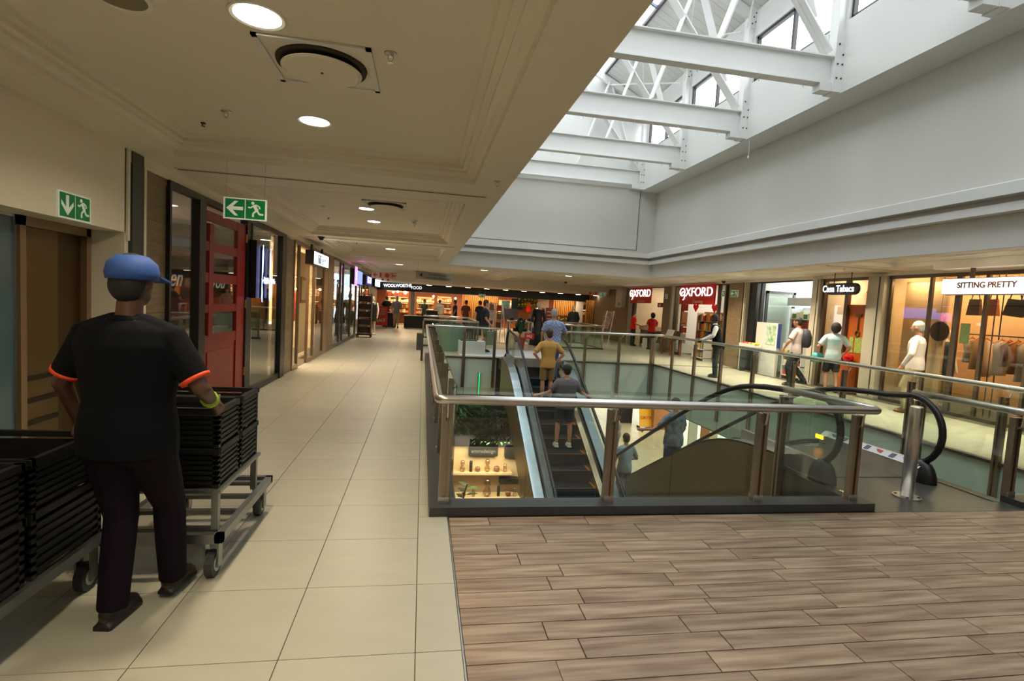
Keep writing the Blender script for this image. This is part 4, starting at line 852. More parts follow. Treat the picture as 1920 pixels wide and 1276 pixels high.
for i, (y, w_, c) in enumerate(((8.58, .24, 0), (8.25, .2, 1), (7.88, .3, 2), (7.72, .2, 3), (6.9, .28, 2))):
    t = thing('handbag', ['pale brown leather handbag hanging left of the others in the clothes shop window', 'tan leather handbag hanging behind the mullion', 'dark brown square handbag tilted on its strap', 'small patterned scarf bag hanging beside the dark square handbag', 'black leather handbag hanging at the right of the sign'][i], 'handbag', (10.6, y, 2.1), 'leather handbags hanging in the window')
    c_ = mat('leather%d' % c, LEATH[c][0], .45, var=.2); x = 10.55; a = .12 if i in (2, 3) else 0
    m = MB(); m.T = Matrix.Translation((x, y, 2.1)) @ Matrix.Rotation(a * (-1 if i == 3 else 1), 4, 'X')
    m.hexa([(-.05, -w_ / 2, -.17), (.05, -w_ / 2, -.17), (.05, w_ / 2, -.17), (-.05, w_ / 2, -.17), (-.02, -w_ / 2 + .02, .14), (.02, -w_ / 2 + .02, .14), (.02, w_ / 2 - .02, .14), (-.02, w_ / 2 - .02, .14)]); m.build('bag_body', c_, t)
    m = MB(); m.tube([(x, y - w_ * .35, 2.22), (x, y - w_ * .15, 2.42), (x, y, 2.5), (x, y + w_ * .15, 2.42), (x, y + w_ * .35, 2.22)], .01, 5); m.build('strap', c_, t); MB().tube([(x, y, 2.5), (x, y, 2.9)], .004, 4).build('cord', BLACK, t)
t = thing('clothes_rail', 'dark metal clothes rail across the clothes shop window', 'rail', (10.7, 6.2, 0)); MB().tube([(10.7, 4.4, 1.56), (10.7, 8.75, 1.56)], .013, 6).build('rail_bar', BLACK, t)
for y in (4.45, 6.4, 8.2, 8.32): MB().tube([(10.7, y, 0), (10.7, y, 2.9)], .011, 6).build('upright', BLACK, t)
CC = [(214, 180, 140), (196, 150, 90), (120, 62, 30), (206, 196, 176), (60, 36, 28), (40, 52, 48), (176, 110, 60), (90, 96, 84)]; CN = ['beige', 'mustard', 'rust brown', 'cream', 'dark brown', 'dark green', 'ochre', 'olive']
for i in range(30):
    y = 8.68 - i * .135; k = [3, 1, 0, 3, 3, 2, 6, 3, 0, 2, 4, 5, 5, 7, 5, 4][i % 16]; h_ = .42 + .3 * ((i * 7) % 5) / 5
    if abs(y - 8.26) < .11 or abs(y - 6.4) < .06: continue
    side = 'right' if y < 7.9 else 'left'
    t = thing('hanging_garment', '%s garment on a wooden hanger, %s along the rail from its left end' % (CN[k], (ORDN + ['twenty-first', 'twenty-second', 'twenty-third', 'twenty-fourth', 'twenty-fifth', 'twenty-sixth', 'twenty-seventh', 'twenty-eighth', 'twenty-ninth', 'thirtieth'])[i]), 'garment', (10.7, y, 1.0), 'garments on the clothes shop rail')
    m = MB(); m.rings([(10.7, y, 1.42 - h_, .19, .045), (10.72, y + .01, 1.42 - h_ * .5, .17, .03), (10.7, y, 1.38, .2, .028), (10.7, y, 1.44, .09, .02), (10.7, y, 1.47, .03, .02)], 8); m.build('garment_body', mat('cloth%d' % k, CC[k], .8), t, smooth=True)
    m = MB(); m.tube([(10.5, y, 1.42), (10.7, y, 1.5), (10.9, y, 1.42)], .014, 5); m.tube([(10.7, y, 1.5), (10.7, y, 1.575)], .004, 4); m.build('hanger', mat('hanger_wood', (200, 120, 50), .5), t)
mannequin(10.8, 9.3, 'mannequin in a dark blue dress inside the clothes shop behind the white shirted man', mat('navy_dress', (34, 48, 66), .7), MSKIN, 1.66)
t = thing('round_hat', 'large round black straw hat with gold flecks hanging in the clothes shop window', 'hat', (10.3, 9.0, 1.55)); m = MB(); m.T = Matrix.Translation((10.3, 9.02, 1.58)) @ Matrix.Rotation(PI / 2, 4, 'Y'); m.lathe([(.2, 0), (.2, .02), (.11, .03), (.1, .1), (.02, .11)], (0, 0, 0), 20); m.build('brim', BLACK, t); MB().tube([(10.3, 9.02, 1.6), (10.3, 9.02, 2.9)], .004, 4).build('cord', BLACK, t)
t = thing('window_poster', 'pale green notice taped inside the clothes shop window', 'poster', (10.06, 8.3, 1.4)); MB().box(10.058, 10.063, 8.22, 8.4, 1.38, 1.76).build('sheet', mat('pale_green_paper', (160, 178, 120), .6, var=.3, vscale=20), t); MB().box(10.0625, 10.0645, 8.25, 8.37, 1.55, 1.6).build('print', GREEN_L, t)
# tobacco shop
OW = mat('orange_wood', (196, 96, 34), .4, var=.25, vscale=4, stretch=(1, 1, .2))
t = shopfront('bronze framed tobacco shop front with glass pane on the left', 10.05, 10.45, 11.93, [(11.84, .08), (11.1, .09), (10.46, .04)][::-1], 2.65, GF, skip=(0,), sill=.05)
d = thing('shop_door', 'orange wooden tobacco shop door with a key ornament and notices', 'door', (10.1, 10.5, 0)); MB().box(10.08, 10.14, 10.52, 11.08, .02, 2.0).build('door_leaf', OW, d); MB().box(10.06, 10.16, 10.5, 11.1, 2.0, 2.08).build('top_rail', OW, d)
m = MB(); m.tube([(10.06, 10.78, 1.45), (10.06, 10.78, 1.8)], .018, 6); m.box(10.05, 10.07, 10.7, 10.86, 1.8, 1.86); m.tube([(10.06, 10.78 + .06 * math.cos(a), 1.4 + .07 * math.sin(a)) for a in [k * PI / 6 for k in range(13)]], .016, 5); m.build('key_ornament', mat('brass2', (120, 90, 40), .4, .8), d)
MB().box(10.07, 10.078, 10.62, 10.84, .95, 1.32).build('notice', mat('green_notice', (170, 186, 90), .6, var=.4, vscale=25), d); MB().box(10.07, 10.078, 10.88, 11.0, .95, 1.32).build('notice', mat('green_notice', (170, 186, 90), .6), d)
t = thing('red_gift_box', 'shiny red gift arrangement by the tobacco shop door', 'box', (9.98, 10.85, .62)); MB().box(9.86, 10.04, 10.68, 11.0, .0, .72).build('stand', OW, t); MB().ball((9.95, 10.85, .82), .09, .15, .1).build('red_wrap', mat('shiny_red', (200, 20, 14), .15), t, smooth=True)
t = thing('sign_board', 'black rounded sign with white tobacco shop lettering', 'sign', (9.6, 10.85, 2.4)); pts = [(10.5 + .14 * math.cos(a), 2.42 + .135 * math.sin(a)) for a in [-PI / 2 - k * PI / 8 for k in range(9)]] + [(11.18 + .14 * math.cos(a), 2.42 + .135 * math.sin(a)) for a in [PI / 2 - k * PI / 8 for k in range(9)]]
MB().prism(pts, 0, 9.56, 9.64).build('board', BLACK, t); text('lettering', 'Casa Tabacs', .22, emi('sign_letters', (255, 255, 255), 1.5), t, (9.55, 10.92, 2.42), FACE_LEFT, bold=.004, sx=.86)
MB().tube([(9.6, 10.6, 2.55), (9.6, 10.6, 2.8)], .01, 5).build('hanger', BLACK, t); MB().tube([(9.6, 11.1, 2.55), (9.6, 11.1, 2.8)], .01, 5).build('hanger', BLACK, t)
t = thing('wall_cabinet', 'orange wood cabinet with lit shelf inside the tobacco shop', 'cabinet', (11.5, 11, 0)); MB().box(11.5, 12.0, 10.3, 11.95, 0, 2.85).build('carcass', OW, t)
for z in (.5, 1.0, 1.5, 2.1, 2.45): MB().box(11.3, 11.5, 10.3, 11.95, z, z + .03).build('shelf', OW, t)
MB().box(11.32, 11.34, 10.35, 11.9, 2.48, 2.54).build('light_strip', SHELFL, t)
for i in range(24):
    y = 10.4 + (i % 12) * .125; z = (.53, 1.03, 1.53, 2.13)[(i // 12) * 2 + i % 2]; c = [(120, 40, 20), (150, 60, 20), (190, 140, 60), (60, 30, 18)][i % 4]
    t = thing('cigar_box', '%s tobacco box, %s on the tobacco shop shelves' % (['dark red', 'chestnut', 'gold', 'black-brown'][i % 4], (ORDN + ['twenty-first', 'twenty-second', 'twenty-third', 'twenty-fourth'])[i]), 'box', (11.4, y, z), 'tobacco boxes on the shelves'); MB().box(11.33, 11.48, y - .05, y + .05, z, z + .14 + .05 * (i % 3)).build('carton', mat('cig%d' % (i % 4), c, .5), t)
area('tobacco_light', (10.9, 11.2, 2.85), .7, 1.2, 40, (1, .66, .32))
# fruit shop: cool bright interior
t = shopfront('dark framed fruit shop opening', 10.05, 12.2, 14.98, [(12.2, .03), (14.35, .1), (14.6, .36)], 2.68, BLACK, skip=(0, 1))
area('fruit_light', (12.4, 13.4, 2.87), 2.6, 1.8, 210, (.92, 1, 1))
for x in (11.0, 13.0): downlight(x, 13.2, 2.9, .12, 'round white ceiling light in the fruit shop, %s' % ('near its entrance' if x < 12 else 'at its back'), 10, lit=False)
t = thing('glass_door', 'open grey framed glass door inside the fruit shop', 'door', (10.3, 14.2, 0)); m = MB(); m.box(10.3, 11.3, 14.55, 14.6, 2.4, 2.48); m.box(10.3, 10.38, 14.55, 14.6, 0, 2.48); m.box(11.22, 11.3, 14.55, 14.6, 0, 2.48); m.build('frame', DKGREY, t); MB().box(10.38, 11.22, 14.57, 14.578, .05, 2.4).build('pane', GLASSG, t)
t = thing('display_fridge', 'tall white panelled fruit shop cabinet with green pictures and blue edge', 'cabinet', (9.95, 13.2, 0)); MB().box(9.82, 9.9, 13.25, 14.2, 0, 1.52).build('side_panel', WHITE, t); MB().box(9.82, 9.9, 13.2, 13.25, .82, 1.5).build('blue_edge', mat('blue_panel', (40, 60, 130), .4), t)
MB().box(9.812, 9.82, 13.32, 13.72, .9, 1.45).build('green_picture', mat('green_picture', (120, 176, 110), .5, var=.6, vscale=9, var2=(230, 236, 228)), t)
SHC = [((200, 60, 30), 'red'), ((220, 150, 40), 'orange'), ((90, 130, 50), 'green'), ((230, 220, 180), 'cream'), ((120, 60, 36), 'brown')]
def shelf_goods(tname, tlabel, cat, loc, x, y0, y1, zs, depth, n, gname, glabel, ggroup, hmin=.1, hmax=.2, mats=SHC, body=WHITE, back=True, facing=-1, w_=None):
    t = thing(tname, tlabel, cat, loc); xa, xb = sorted((x, x - facing * depth))
    if back: MB().box(*((xb, xb + .02) if facing < 0 else (xa - .02, xa)), y0, y1, 0, zs[-1] + .35).build('back_panel', body, t)
    for yy in (y0, y1 - .02): MB().box(xa, xb, yy, yy + .02, 0, zs[-1] + .3).build('side_panel', body, t)
    for z in zs: MB().box(xa, xb, y0, y1, z - .025, z).build('shelf', body, t)
    k = 0
    for r, z in enumerate(zs):
        for i in range(n):
            st = (y1 - y0 - .06) / n; y = y1 - .03 - st * (i + .5); hh = hmin + (hmax - hmin) * ((i * 37 + r * 11) % 7) / 6; c, cn = mats[(i * 5 + r * 3 + (i * i) % 3) % len(mats)]
            q = link(gname, None, None, (x - facing * .06, y, z)) if False else None
            key = (gname, cn, round(hh, 2), round(st, 3))
            if key not in GM:
                m = MB(); h2 = (w_ or st * .88) / 2
                if gname == 'bottle': m.lathe([(h2 * .8, 0), (h2 * .8, hh * .6), (h2 * .3, hh * .8), (h2 * .3, hh)], (0, 0, 0), 8)
                elif gname == 'fruit': m.ball((0, 0, h2), h2, n=8, m=6)
                else: m.box(-.06, .06, -h2, h2, 0, hh)
                me = bpy.data.meshes.new(gname); me.from_pydata(m.v, [], m.f); me.materials.append(mat('g_' + cn.replace(' ', '_'), c, .5)); GM[key] = me
            o = link(gname, GM[key], None, (x - facing * .1, y, z))
            tag(o, '%s %s, %s from left, %s shelf of %s' % (cn, glabel, ORDN[min(i, 19)], ['bottom', 'second', 'third', 'fourth', 'fifth'][r], ggroup[1]), gname.replace('_', ' '), ggroup[0])
    return t
GM = {}
shelf_goods('shop_shelf', 'white low shelf unit of packed fruit on the floor of the fruit shop opening', 'shelf', (10.0, 12.9, 0), 9.95, 12.4, 13.15, (.12, .4, .68), .4, 6, 'food_pack', 'food pack', ('food packs on the low shelf', 'the low fruit shop unit'), .08, .16)
shelf_goods('shop_shelf', 'tall white lit shelf unit of groceries at the back of the fruit shop', 'shelf', (11.1, 13, 0), 11.05, 12.9, 14.4, (.5, .8, 1.1, 1.4, 1.68), .4, 9, 'grocery_pack', 'grocery pack', ('groceries on the back shelves', 'the fruit shop back unit'), .12, .22)
t = thing('light_canopy', 'glowing white canopy over the grocery shelves', 'canopy', (11.2, 13.1, 2.03)); MB().box(10.95, 11.5, 12.8, 14.45, 2.06, 2.3).build('casing', WHITE, t); MB().box(11.0, 11.3, 12.85, 14.4, 2.04, 2.06).build('diffuser', COOL, t)
t = thing('fruit_crate', 'white crate of apples and lemons beside the white fruit shop cabinet', 'crate', (9.75, 14.2, .7)); MB().box(9.55, 9.8, 13.85, 14.6, .76, .82).box(9.55, 9.57, 13.85, 14.6, .82, .86).box(9.78, 9.8, 13.85, 14.6, .82, .86).build('crate_body', WHITE, t); m = MB()
MB().box(9.6, 9.76, 14.52, 14.56, 0, .76).build('leg', DKGREY, t); MB().box(9.6, 9.76, 13.9, 13.94, 0, .76).build('leg', DKGREY, t)
FR = [((200, 60, 30), 'red apple'), ((216, 196, 40), 'yellow lemon'), ((120, 150, 40), 'green apple'), ((224, 130, 40), 'orange')]
for i in range(16):
    c, cn = FR[[0, 0, 3, 0, 1, 2, 1, 1][i // 2]]; y = 14.52 - (i // 2) * .085; x = 9.63 + (i % 2) * .09
    o = MB().ball((0, 0, .04), .04, n=10, m=7).build('fruit', mat('fr_' + cn.split()[-1] + cn[:3], c, .35), None, smooth=True); o.location = (x, y, .82); tag(o, '%s in the white crate, %s from its left end in the %s row' % (cn, ORDN[i // 2], 'front' if i % 2 == 0 else 'back'), 'fruit', 'fruit in the white crate')
# bookshops
BKC = [((176, 40, 30), 'red'), ((214, 170, 90), 'tan'), ((40, 70, 110), 'blue'), ((226, 216, 196), 'cream'), ((190, 90, 40), 'orange'), ((70, 110, 70), 'green'), ((90, 40, 60), 'maroon')]
def bigsign(y0, y1, label, sub, size, subn):
    t = thing('sign_board', label, 'sign', (9.9, y0, 2.0)); MB().box(9.86, 9.92, y0, y1, 2.0, 2.72).build('board', REDL, t); ym = (y0 + y1) / 2
    text('lettering', 'OXFORD', size, emi('book_letters', (255, 255, 250), 1.5), t, (9.85, ym + .05, 2.44), FACE_LEFT, ext=.01, bold=.002, sx=1.25)
    m = MB(); a0 = ym + size * 2.05; m.tube([(9.84, a0 + .13 * math.cos(a), 2.32 + .16 * math.sin(a)) for a in [PI * .1 + k * PI / 8 for k in range(12)]], .02, 6); m.build('swirl_letter', emi('book_letters', (255, 255, 250), 1.5), t, smooth=True)
    MB().box(9.92, 9.98, y0 + .1, y0 + .2, 2.5, 2.6).build('bracket', BLACK, t); MB().box(9.92, 9.98, y1 - .2, y1 - .1, 2.5, 2.6).build('bracket', BLACK, t)
    text('small_lettering', sub, size * .42, mat('sign_pink', (226, 170, 150), .5), t, (9.85, ym - .15, 2.1), FACE_LEFT, shear=.3, sx=1.2)
bigsign(16.75, 19.2, 'larger red bookshop sign with glowing white letters', 'Framing', .46, 0)
bigsign(21.9, 24.15, 'smaller red bookshop sign further along the right side', 'Stationer', .46, 0)
t = shopfront('bronze framed bookshop opening under the larger red sign', 10.05, 16.0, 19.86, [(15.98, .06), (16.25, .08), (16.66, .1), (19.2, .1), (19.8, .06)], 2.68, GF, skip=(2,))
t = shopfront('bronze framed bookshop opening under the smaller red sign', 10.05, 20.75, 24.25, [(20.76, .08), (23.9, .3)], 2.68, BLACK, skip=(0,))
struct(MB().box(13.5, 13.6, 16.3, 24.3, 0, 2.9).build('wall_partition', mat('book_wall', (210, 196, 182), .6)))
area('book_light', (11.8, 18.2, 2.87), 1.6, 2.8, 90, (1, .92, .8)); area('book_light', (11.8, 22.4, 2.87), 1.6, 2.8, 80, (1, .92, .8))
shelf_goods('bookcase', 'tall bookcase of coloured books behind the larger bookshop opening', 'bookcase', (10.6, 18, 0), 10.6, 16.9, 19.1, (.72, 1.05, 1.4), .3, 18, 'book', 'book', ('books on the tall bookcase', 'the tall bookcase'), .2, .3, BKC, CREAM)
shelf_goods('book_trolley', 'low shelf of books standing in front of the larger bookshop', 'shelf', (9.7, 17.6, 0), 9.75, 16.95, 17.75, (.12, .42), .3, 10, 'book', 'book', ('books on the low shelf outside', 'the low bookshop shelf'), .18, .26, BKC, WHITE)
shelf_goods('bookcase', 'red edged book shelves at the back of the smaller bookshop', 'bookcase', (13, 22, 0), 12.8, 20.9, 24.0, (.9, 1.3, 1.7), .3, 14, 'book', 'book', ('books at the back of the smaller bookshop', 'the back bookcase'), .18, .28, BKC, WHITE)
for i, (y0, y1, z0, z1, m_) in enumerate(((18.75, 19.25, 1.14, 1.7, 'poster_tan'), (18.75, 19.25, 1.75, 2.0, 'poster_red'), (18.75, 19.25, .9, 1.1, 'poster_red'), (18.75, 19.3, .5, .87, 'poster_white'))):
    t = thing('window_poster', ['framed tan poster in the larger bookshop window', 'red poster strip above the framed tan poster', 'red poster strip under the framed tan poster', 'white notice low in the larger bookshop window'][i], 'poster', (10.0, y0, z0)); MB().box(10.0, 10.01, y0, y1, z0, z1).build('sheet', mat(m_, {'poster_tan': (214, 150, 100), 'poster_red': (170, 24, 24), 'poster_white': (216, 208, 196)}[m_], .5), t)
    if i in (0, 3): MB().box(9.995, 10.0, y0 + .1, y1 - .1, z0 + .1, z0 + .13).build('print', DKGREY, t)
for i, y in enumerate((17.2, 18.5)):
    t = thing('heart_banner', 'red paper heart hanging under the larger bookshop sign, ' + ['right one', 'left one'][i], 'decoration', (10.2, y, 1.9)); MB().prism([(y, 1.72), (y + .2, 1.92), (y + .16, 2.02), (y + .06, 2.02), (y, 1.96), (y - .06, 2.02), (y - .16, 2.02), (y - .2, 1.92)], 0, 10.18, 10.2).build('heart', mat('bright_red', (226, 30, 24), .5), t); MB().tube([(10.19, y, 2.0), (10.19, y, 2.9)], .003, 4).build('string', BLACK, t)
t = thing('wooden_table', 'small light wooden table in front of the larger bookshop', 'table', (9.6, 19.1, 0)); MB().box(9.35, 9.85, 18.7, 19.5, .62, .66).build('table_top', OAK, t); MB().box(9.4, 9.8, 18.74, 19.46, .2, .23).build('lower_shelf', OAK, t)
for a in (9.38, 9.78):
    for b in (18.73, 19.43): MB().box(a, a + .05, b, b + .05, 0, .62).build('leg', OAK, t)
t = thing('art_print', 'white leaning art print on the small wooden table', 'picture', (9.6, 19.2, .66)); MB().hexa([(9.5, 18.95, .66), (9.53, 18.95, .66), (9.53, 19.5, .66), (9.5, 19.5, .66), (9.62, 18.95, .98), (9.65, 18.95, .98), (9.65, 19.5, .98), (9.62, 19.5, .98)]).build('board', WHITE, t); MB().hexa([(9.6, 18.6, .66), (9.63, 18.6, .66), (9.63, 18.9, .66), (9.6, 18.9, .66), (9.7, 18.6, .95), (9.73, 18.6, .95), (9.73, 18.9, .95), (9.7, 18.9, .95)]).build('dark_board', mat('maroon_board', (70, 16, 24), .5), t)
t = thing('shop_counter', 'grey and cream bookshop till counter between the two red shirted assistants', 'counter', (10.3, 23, 0)); MB().box(10.25, 10.7, 22.2, 23.6, 0, .78).build('body', DKGREY, t); MB().box(10.2, 10.75, 22.15, 23.65, .78, .98).build('cream_top', CREAM, t); MB().box(10.22, 10.25, 22.25, 23.4, .02, .12).build('kick_panel', WHITE, t); MB().box(10.3, 10.6, 22.5, 22.9, .98, 1.2).build('till', BLACK, t)
t = thing('hanging_sign', 'black hanging sign with white lettering inside the smaller bookshop', 'sign', (10.6, 21.8, 1.85)); MB().box(10.55, 10.6, 20.95, 22.6, 1.86, 2.05).build('board', BLACK, t); MB().box(10.54, 10.55, 22.25, 22.45, 1.9, 2.01).build('logo_square', WHITE, t); MB().box(10.54, 10.55, 21.3, 22.0, 1.92, 1.99).build('text_line', WHITE, t); MB().tube([(10.57, 21.2, 2.05), (10.57, 21.2, 2.9)], .01, 4).build('hanger', BLACK, t)
t = thing('white_box_stack', 'small white boxes on the floor right of the till counter', 'box', (9.8, 21.7, 0)); MB().box(9.75, 10.0, 20.85, 21.1, 0, .3).build('box', WHITE, t); MB().box(9.75, 9.98, 22.0, 22.14, 0, .45).build('box', WHITE, t)

# ================================================================ far food store (front plane y = 31)
struct(MB().box(-3.0, 10.6, 31, 31.2, 2.0, 3.05).build('wall_far', mat('black_fascia', (18, 20, 19), .35)))
struct(MB().box(-3.3, 10.7, 36.8, 37, 0, 3).box(-3.4, -3.2, 31, 37, 0, 3).box(10.6, 10.8, 31, 37, 0, 3).build('wall_store', mat('store_wall', (120, 62, 34), .6)))
struct(MB().box(-3.3, 10.7, 31.2, 37, 2.6, 2.7).build('ceiling', mat('store_ceiling', (70, 46, 34), .7)))
t = thing('store_sign', 'glowing white food store lettering on the far black fascia', 'sign', (-1.2, 30.98, 2.3)); text('lettering', 'WOOLWORTHS', .24, emi('sign_letters', (255, 255, 255), 1.5), t, (-1.47, 30.97, 2.28), (PI / 2, -.05, 0), ext=.02, bold=.008, sx=.88); text('thin_lettering', 'FOOD', .24, emi('sign_letters', (255, 255, 255), 1.5), t, (-.4, 30.97, 2.22), (PI / 2, -.05, 0), ext=.01, sx=.9)
MB().box(-2.3, -.1, 30.98, 31.0, 2.1, 2.42).build('backing', BLACK, t)
for i, x in enumerate((-1, 1.2, 3.2, 5.6, 8)): area('store_light', (x, 33.5, 2.55), 1.8, 3, 260, (1, .7, .4))
def slats(x0, x1, y, label):
    t = thing('slat_screen', label, 'screen', (x0, y, 0)); n = int((x1 - x0) / .12)
    MB().box(x0, x1, y + .05, y + .08, 0, 2.1).build('backing', OAK, t)
    for i in range(n): MB().box(x0 + i * .12, x0 + i * .12 + .085, y, y + .05, 0, 2.08).build('slat', SLATW, t)
area('screen_wash', (3.4, 30.9, 1.98), 2.2, .1, 26, (1, .72, .4), rot=(.5, 0, 0)); area('screen_wash', (8.6, 30.9, 1.98), 1.4, .1, 16, (1, .72, .4), rot=(.5, 0, 0))
slats(2.3, 4.5, 31.4, 'vertical timber slat screen in the middle of the far food store'); slats(7.9, 9.3, 31.4, 'vertical timber slat screen right of the flowers in the far food store'); slats(9.4, 9.96, 29.6, 'narrow timber slat screen at the right end of the far food store')
t = thing('store_wall_panel', 'pale plain wall panel beside the lit shelf in the far store', 'panel', (9.5, 31.4, 0)); MB().box(9.3, 9.75, 31.3, 31.4, 0, 2.05).build('panel', WHITE, t)
t = thing('store_column', 'slim grey column in the far food store entrance', 'column', (-.6, 31.2, 0)); MB().box(-.7, -.48, 31.25, 31.45, 0, 2.6).build('shaft', mat('mid_grey', (130, 132, 120), .5), t)
WMC = [((230, 150, 60), 'amber'), ((200, 60, 40), 'red'), ((240, 210, 150), 'pale yellow'), ((120, 60, 30), 'brown'), ((236, 226, 200), 'cream'), ((150, 120, 50), 'olive')]
GM2 = {}
def wall_shelf(x0, x1, y, zs, n, label, gl, grp, lit=True, nm='packet', mats=WMC):
    t = thing('store_shelf', label, 'shelf', (x0, y, 0)); MB().box(x0, x1, y + .4, y + .43, 0, zs[-1] + .35).build('back_panel', OAK, t)
    for z in zs:
        MB().box(x0, x1, y, y + .4, z - .03, z).build('shelf', OAK, t)
        if lit: MB().box(x0 + .05, x1 - .05, y + .3, y + .32, z + .27, z + .29).build('light_strip', SHELFL, t)
    for r, z in enumerate(zs):
        for i in range(n):
            st = (x1 - x0) / n; x = x0 + st * (i + .5); c, cn = mats[(i * 3 + r * 5 + (i * i) % 4) % len(mats)]; hh = .12 + .1 * ((i * 5 + r * 3) % 4) / 3
            key = (nm, cn, round(hh, 2), round(st, 2))
            if key not in GM2:
                m = MB()
                if nm == 'packet': m.box(-st * .42, st * .42, -.06, .06, 0, hh)
                else: m.ball((0, 0, hh * .8), st * .45, st * .45, hh * .5, 8, 6); m.tube([(0, 0, 0), (0, 0, hh * .5)], .015, 5)
                me = bpy.data.meshes.new(nm); me.from_pydata(m.v, [], m.f); me.materials.append(mat('wm_' + cn.replace(' ', '_'), c, .5)); GM2[key] = me
            o = link(nm, GM2[key], None, (x, y + .1, z)); tag(o, '%s %s, %s from left, %s shelf of %s' % (cn, gl, ORDN[min(i, 19)], ['bottom', 'second', 'third', 'top', 'fifth'][r], grp[1]), nm, grp[0])
wall_shelf(-2.3, -.9, 33.6, (.7, 1.0, 1.35, 1.7), 9, 'glowing product shelves at the left of the far food store', 'food packet', ('packets on the left store shelves', 'the left far shelves'))
wall_shelf(-.4, .7, 33.2, (.7, 1.05, 1.4), 7, 'product shelves right of the slim grey column in the far store', 'food packet', ('packets right of the grey column', 'the shelves by the grey column'))
wall_shelf(.85, 1.75, 32.6, (.8, 1.15, 1.5), 6, 'dark product shelves left of the timber slat screen', 'food packet', ('packets left of the slat screen', 'the shelves by the slat screen'))
wall_shelf(4.7, 7.6, 34.0, (.8, 1.15, 1.5), 14, 'product shelves in the middle right of the far food store', 'food packet', ('packets on the middle right shelves', 'the middle right far shelves'))
FLC = [((236, 226, 190), 'cream'), ((240, 200, 120), 'yellow'), ((240, 170, 120), 'peach'), ((150, 160, 70), 'green')]
wall_shelf(7.3, 9.1, 30.2, (.45, .75), 12, 'flower stand in front of the right timber slat screen', 'bouquet', ('bouquets on the flower stand', 'the flower stand'), lit=False, nm='bouquet', mats=FLC)
wall_shelf(5.6, 6.9, 31.0, (1.5, 1.8), 7, 'hanging plant shelf in the far food store', 'potted plant', ('plants on the hanging plant shelf', 'the plant shelf'), lit=False, nm='plant', mats=[((150, 170, 40), 'lime green'), ((90, 120, 40), 'green')])
wall_shelf(9.85, 10.35, 32.0, (1.2, 1.55, 1.8), 4, 'bright lit shelf between the pale panel and the right slat screen', 'bottle packet', ('packets on the bright lit shelf', 'the bright lit shelf'))
for i, (x, y, z) in enumerate(((-1.75, 31.8, 1.9), (-1.5, 32, 1.95), (-1.05, 31.6, 1.92), (.6, 31.6, 1.8), (1.9, 31.6, 1.75), (6.9, 31.2, 1.42))):
    t = thing('globe_lamp', 'glowing globe lamp in the far food store, %s from the left' % ORDN[i], 'lamp', (x, y, z), 'globe lamps in the far food store'); MB().ball((x, y, z), .09 if i == 2 else .06).build('globe', emi('globe', (255, 226, 170), 22), t, smooth=True); MB().tube([(x, y, z + .05), (x, y, 2.6)], .008, 4).build('cord', BLACK, t)
for i, (x, y, w_, d, h_, c, l) in enumerate(((-1.75, 29.4, .7, .7, .72, (40, 44, 42), 'dark green counter behind the man in grey at the far store'), (-.4, 29.6, 1.15, .7, .62, (36, 36, 34), 'long dark counter right of the man in grey at the far store'), (.5, 28.8, .6, .5, 1.0, (26, 24, 22), 'tall black display block in front of the far store'), (1.3, 28.5, .8, .5, .75, (170, 160, 140), 'pale counter with small goods in front of the far store'))):
    t = thing('display_counter', l, 'counter', (x, y, 0)); MB().box(x - w_ / 2, x + w_ / 2, y - d / 2, y + d / 2, 0, h_).build('body', mat('cnt%d' % i, c, .5), t); MB().box(x - w_ / 2 - .02, x + w_ / 2 + .02, y - d / 2 - .02, y + d / 2 + .02, h_, h_ + .04).build('top', CREAM if i > 1 else mat('cnt%d' % i, c, .5), t)
for i, (x, z0, z1, w_, c, l) in enumerate(((4.9, 1.35, 1.8, .5, (110, 150, 150), 'pale blue hanging panel in the far store'), (5.6, 1.3, 1.95, .7, (36, 46, 52), 'dark hanging screen in the far store'), (6.3, 1.2, 1.8, .22, (220, 30, 20), 'red lit column panel in the far store'), (7.3, 1.5, 2.0, .5, (220, 190, 160), 'pale framed panel in the far store'))):
    t = thing('hanging_screen', l, 'panel', (x, 31.3, z0)); MB().box(x - w_ / 2, x + w_ / 2, 31.25, 31.3, z0, z1).build('face', mat('hp%d' % i, c, .4, emit=.6 if i == 2 else 0), t); MB().box(x - .01, x + .01, 31.27, 31.29, z1, 2.6).build('hanger', BLACK, t)
# things on the far gallery floor
t = thing('picture_stand', 'white slanted frame stand with pictures on the far gallery', 'stand', (3.0, 21.5, 0))
for x in (2.66, 2.95, 3.28): MB().bar((x - .12, 21.4, .0), (x, 21.6, 1.58), .035, .035).build('upright', WHITE, t); MB().bar((x + .14, 21.4, .0), (x, 21.6, 1.58), .035, .035).build('upright', WHITE, t)
for z in (.55, .95, 1.3, 1.58): MB().box(2.6, 3.32, 21.5, 21.56, z, z + .03).build('cross_bar', WHITE, t)
for k, (x, z, c) in enumerate(((2.8, 1.32, (150, 110, 90)), (3.1, 1.3, (190, 60, 50)), (2.8, .98, (210, 200, 180)), (3.12, .96, (120, 90, 70)), (3.1, .6, (90, 70, 60)))): MB().box(x - .1, x + .1, 21.46, 21.49, z, z + .24).build('picture', mat('pic%d' % k, c, .5), t)
t = thing('white_table', 'white table with folded navy clothes on the far gallery', 'table', (3.6, 21, 0)); MB().box(3.45, 4.45, 20.9, 21.5, .92, .96).build('table_top', WHITE, t); MB().box(3.45, 4.45, 20.9, 21.5, .5, .53).build('lower_shelf', WHITE, t)
for x in (3.47, 4.38):
    for y in (20.92, 21.42): MB().box(x, x + .04, y, y + .04, 0, .92).build('leg', WHITE, t)
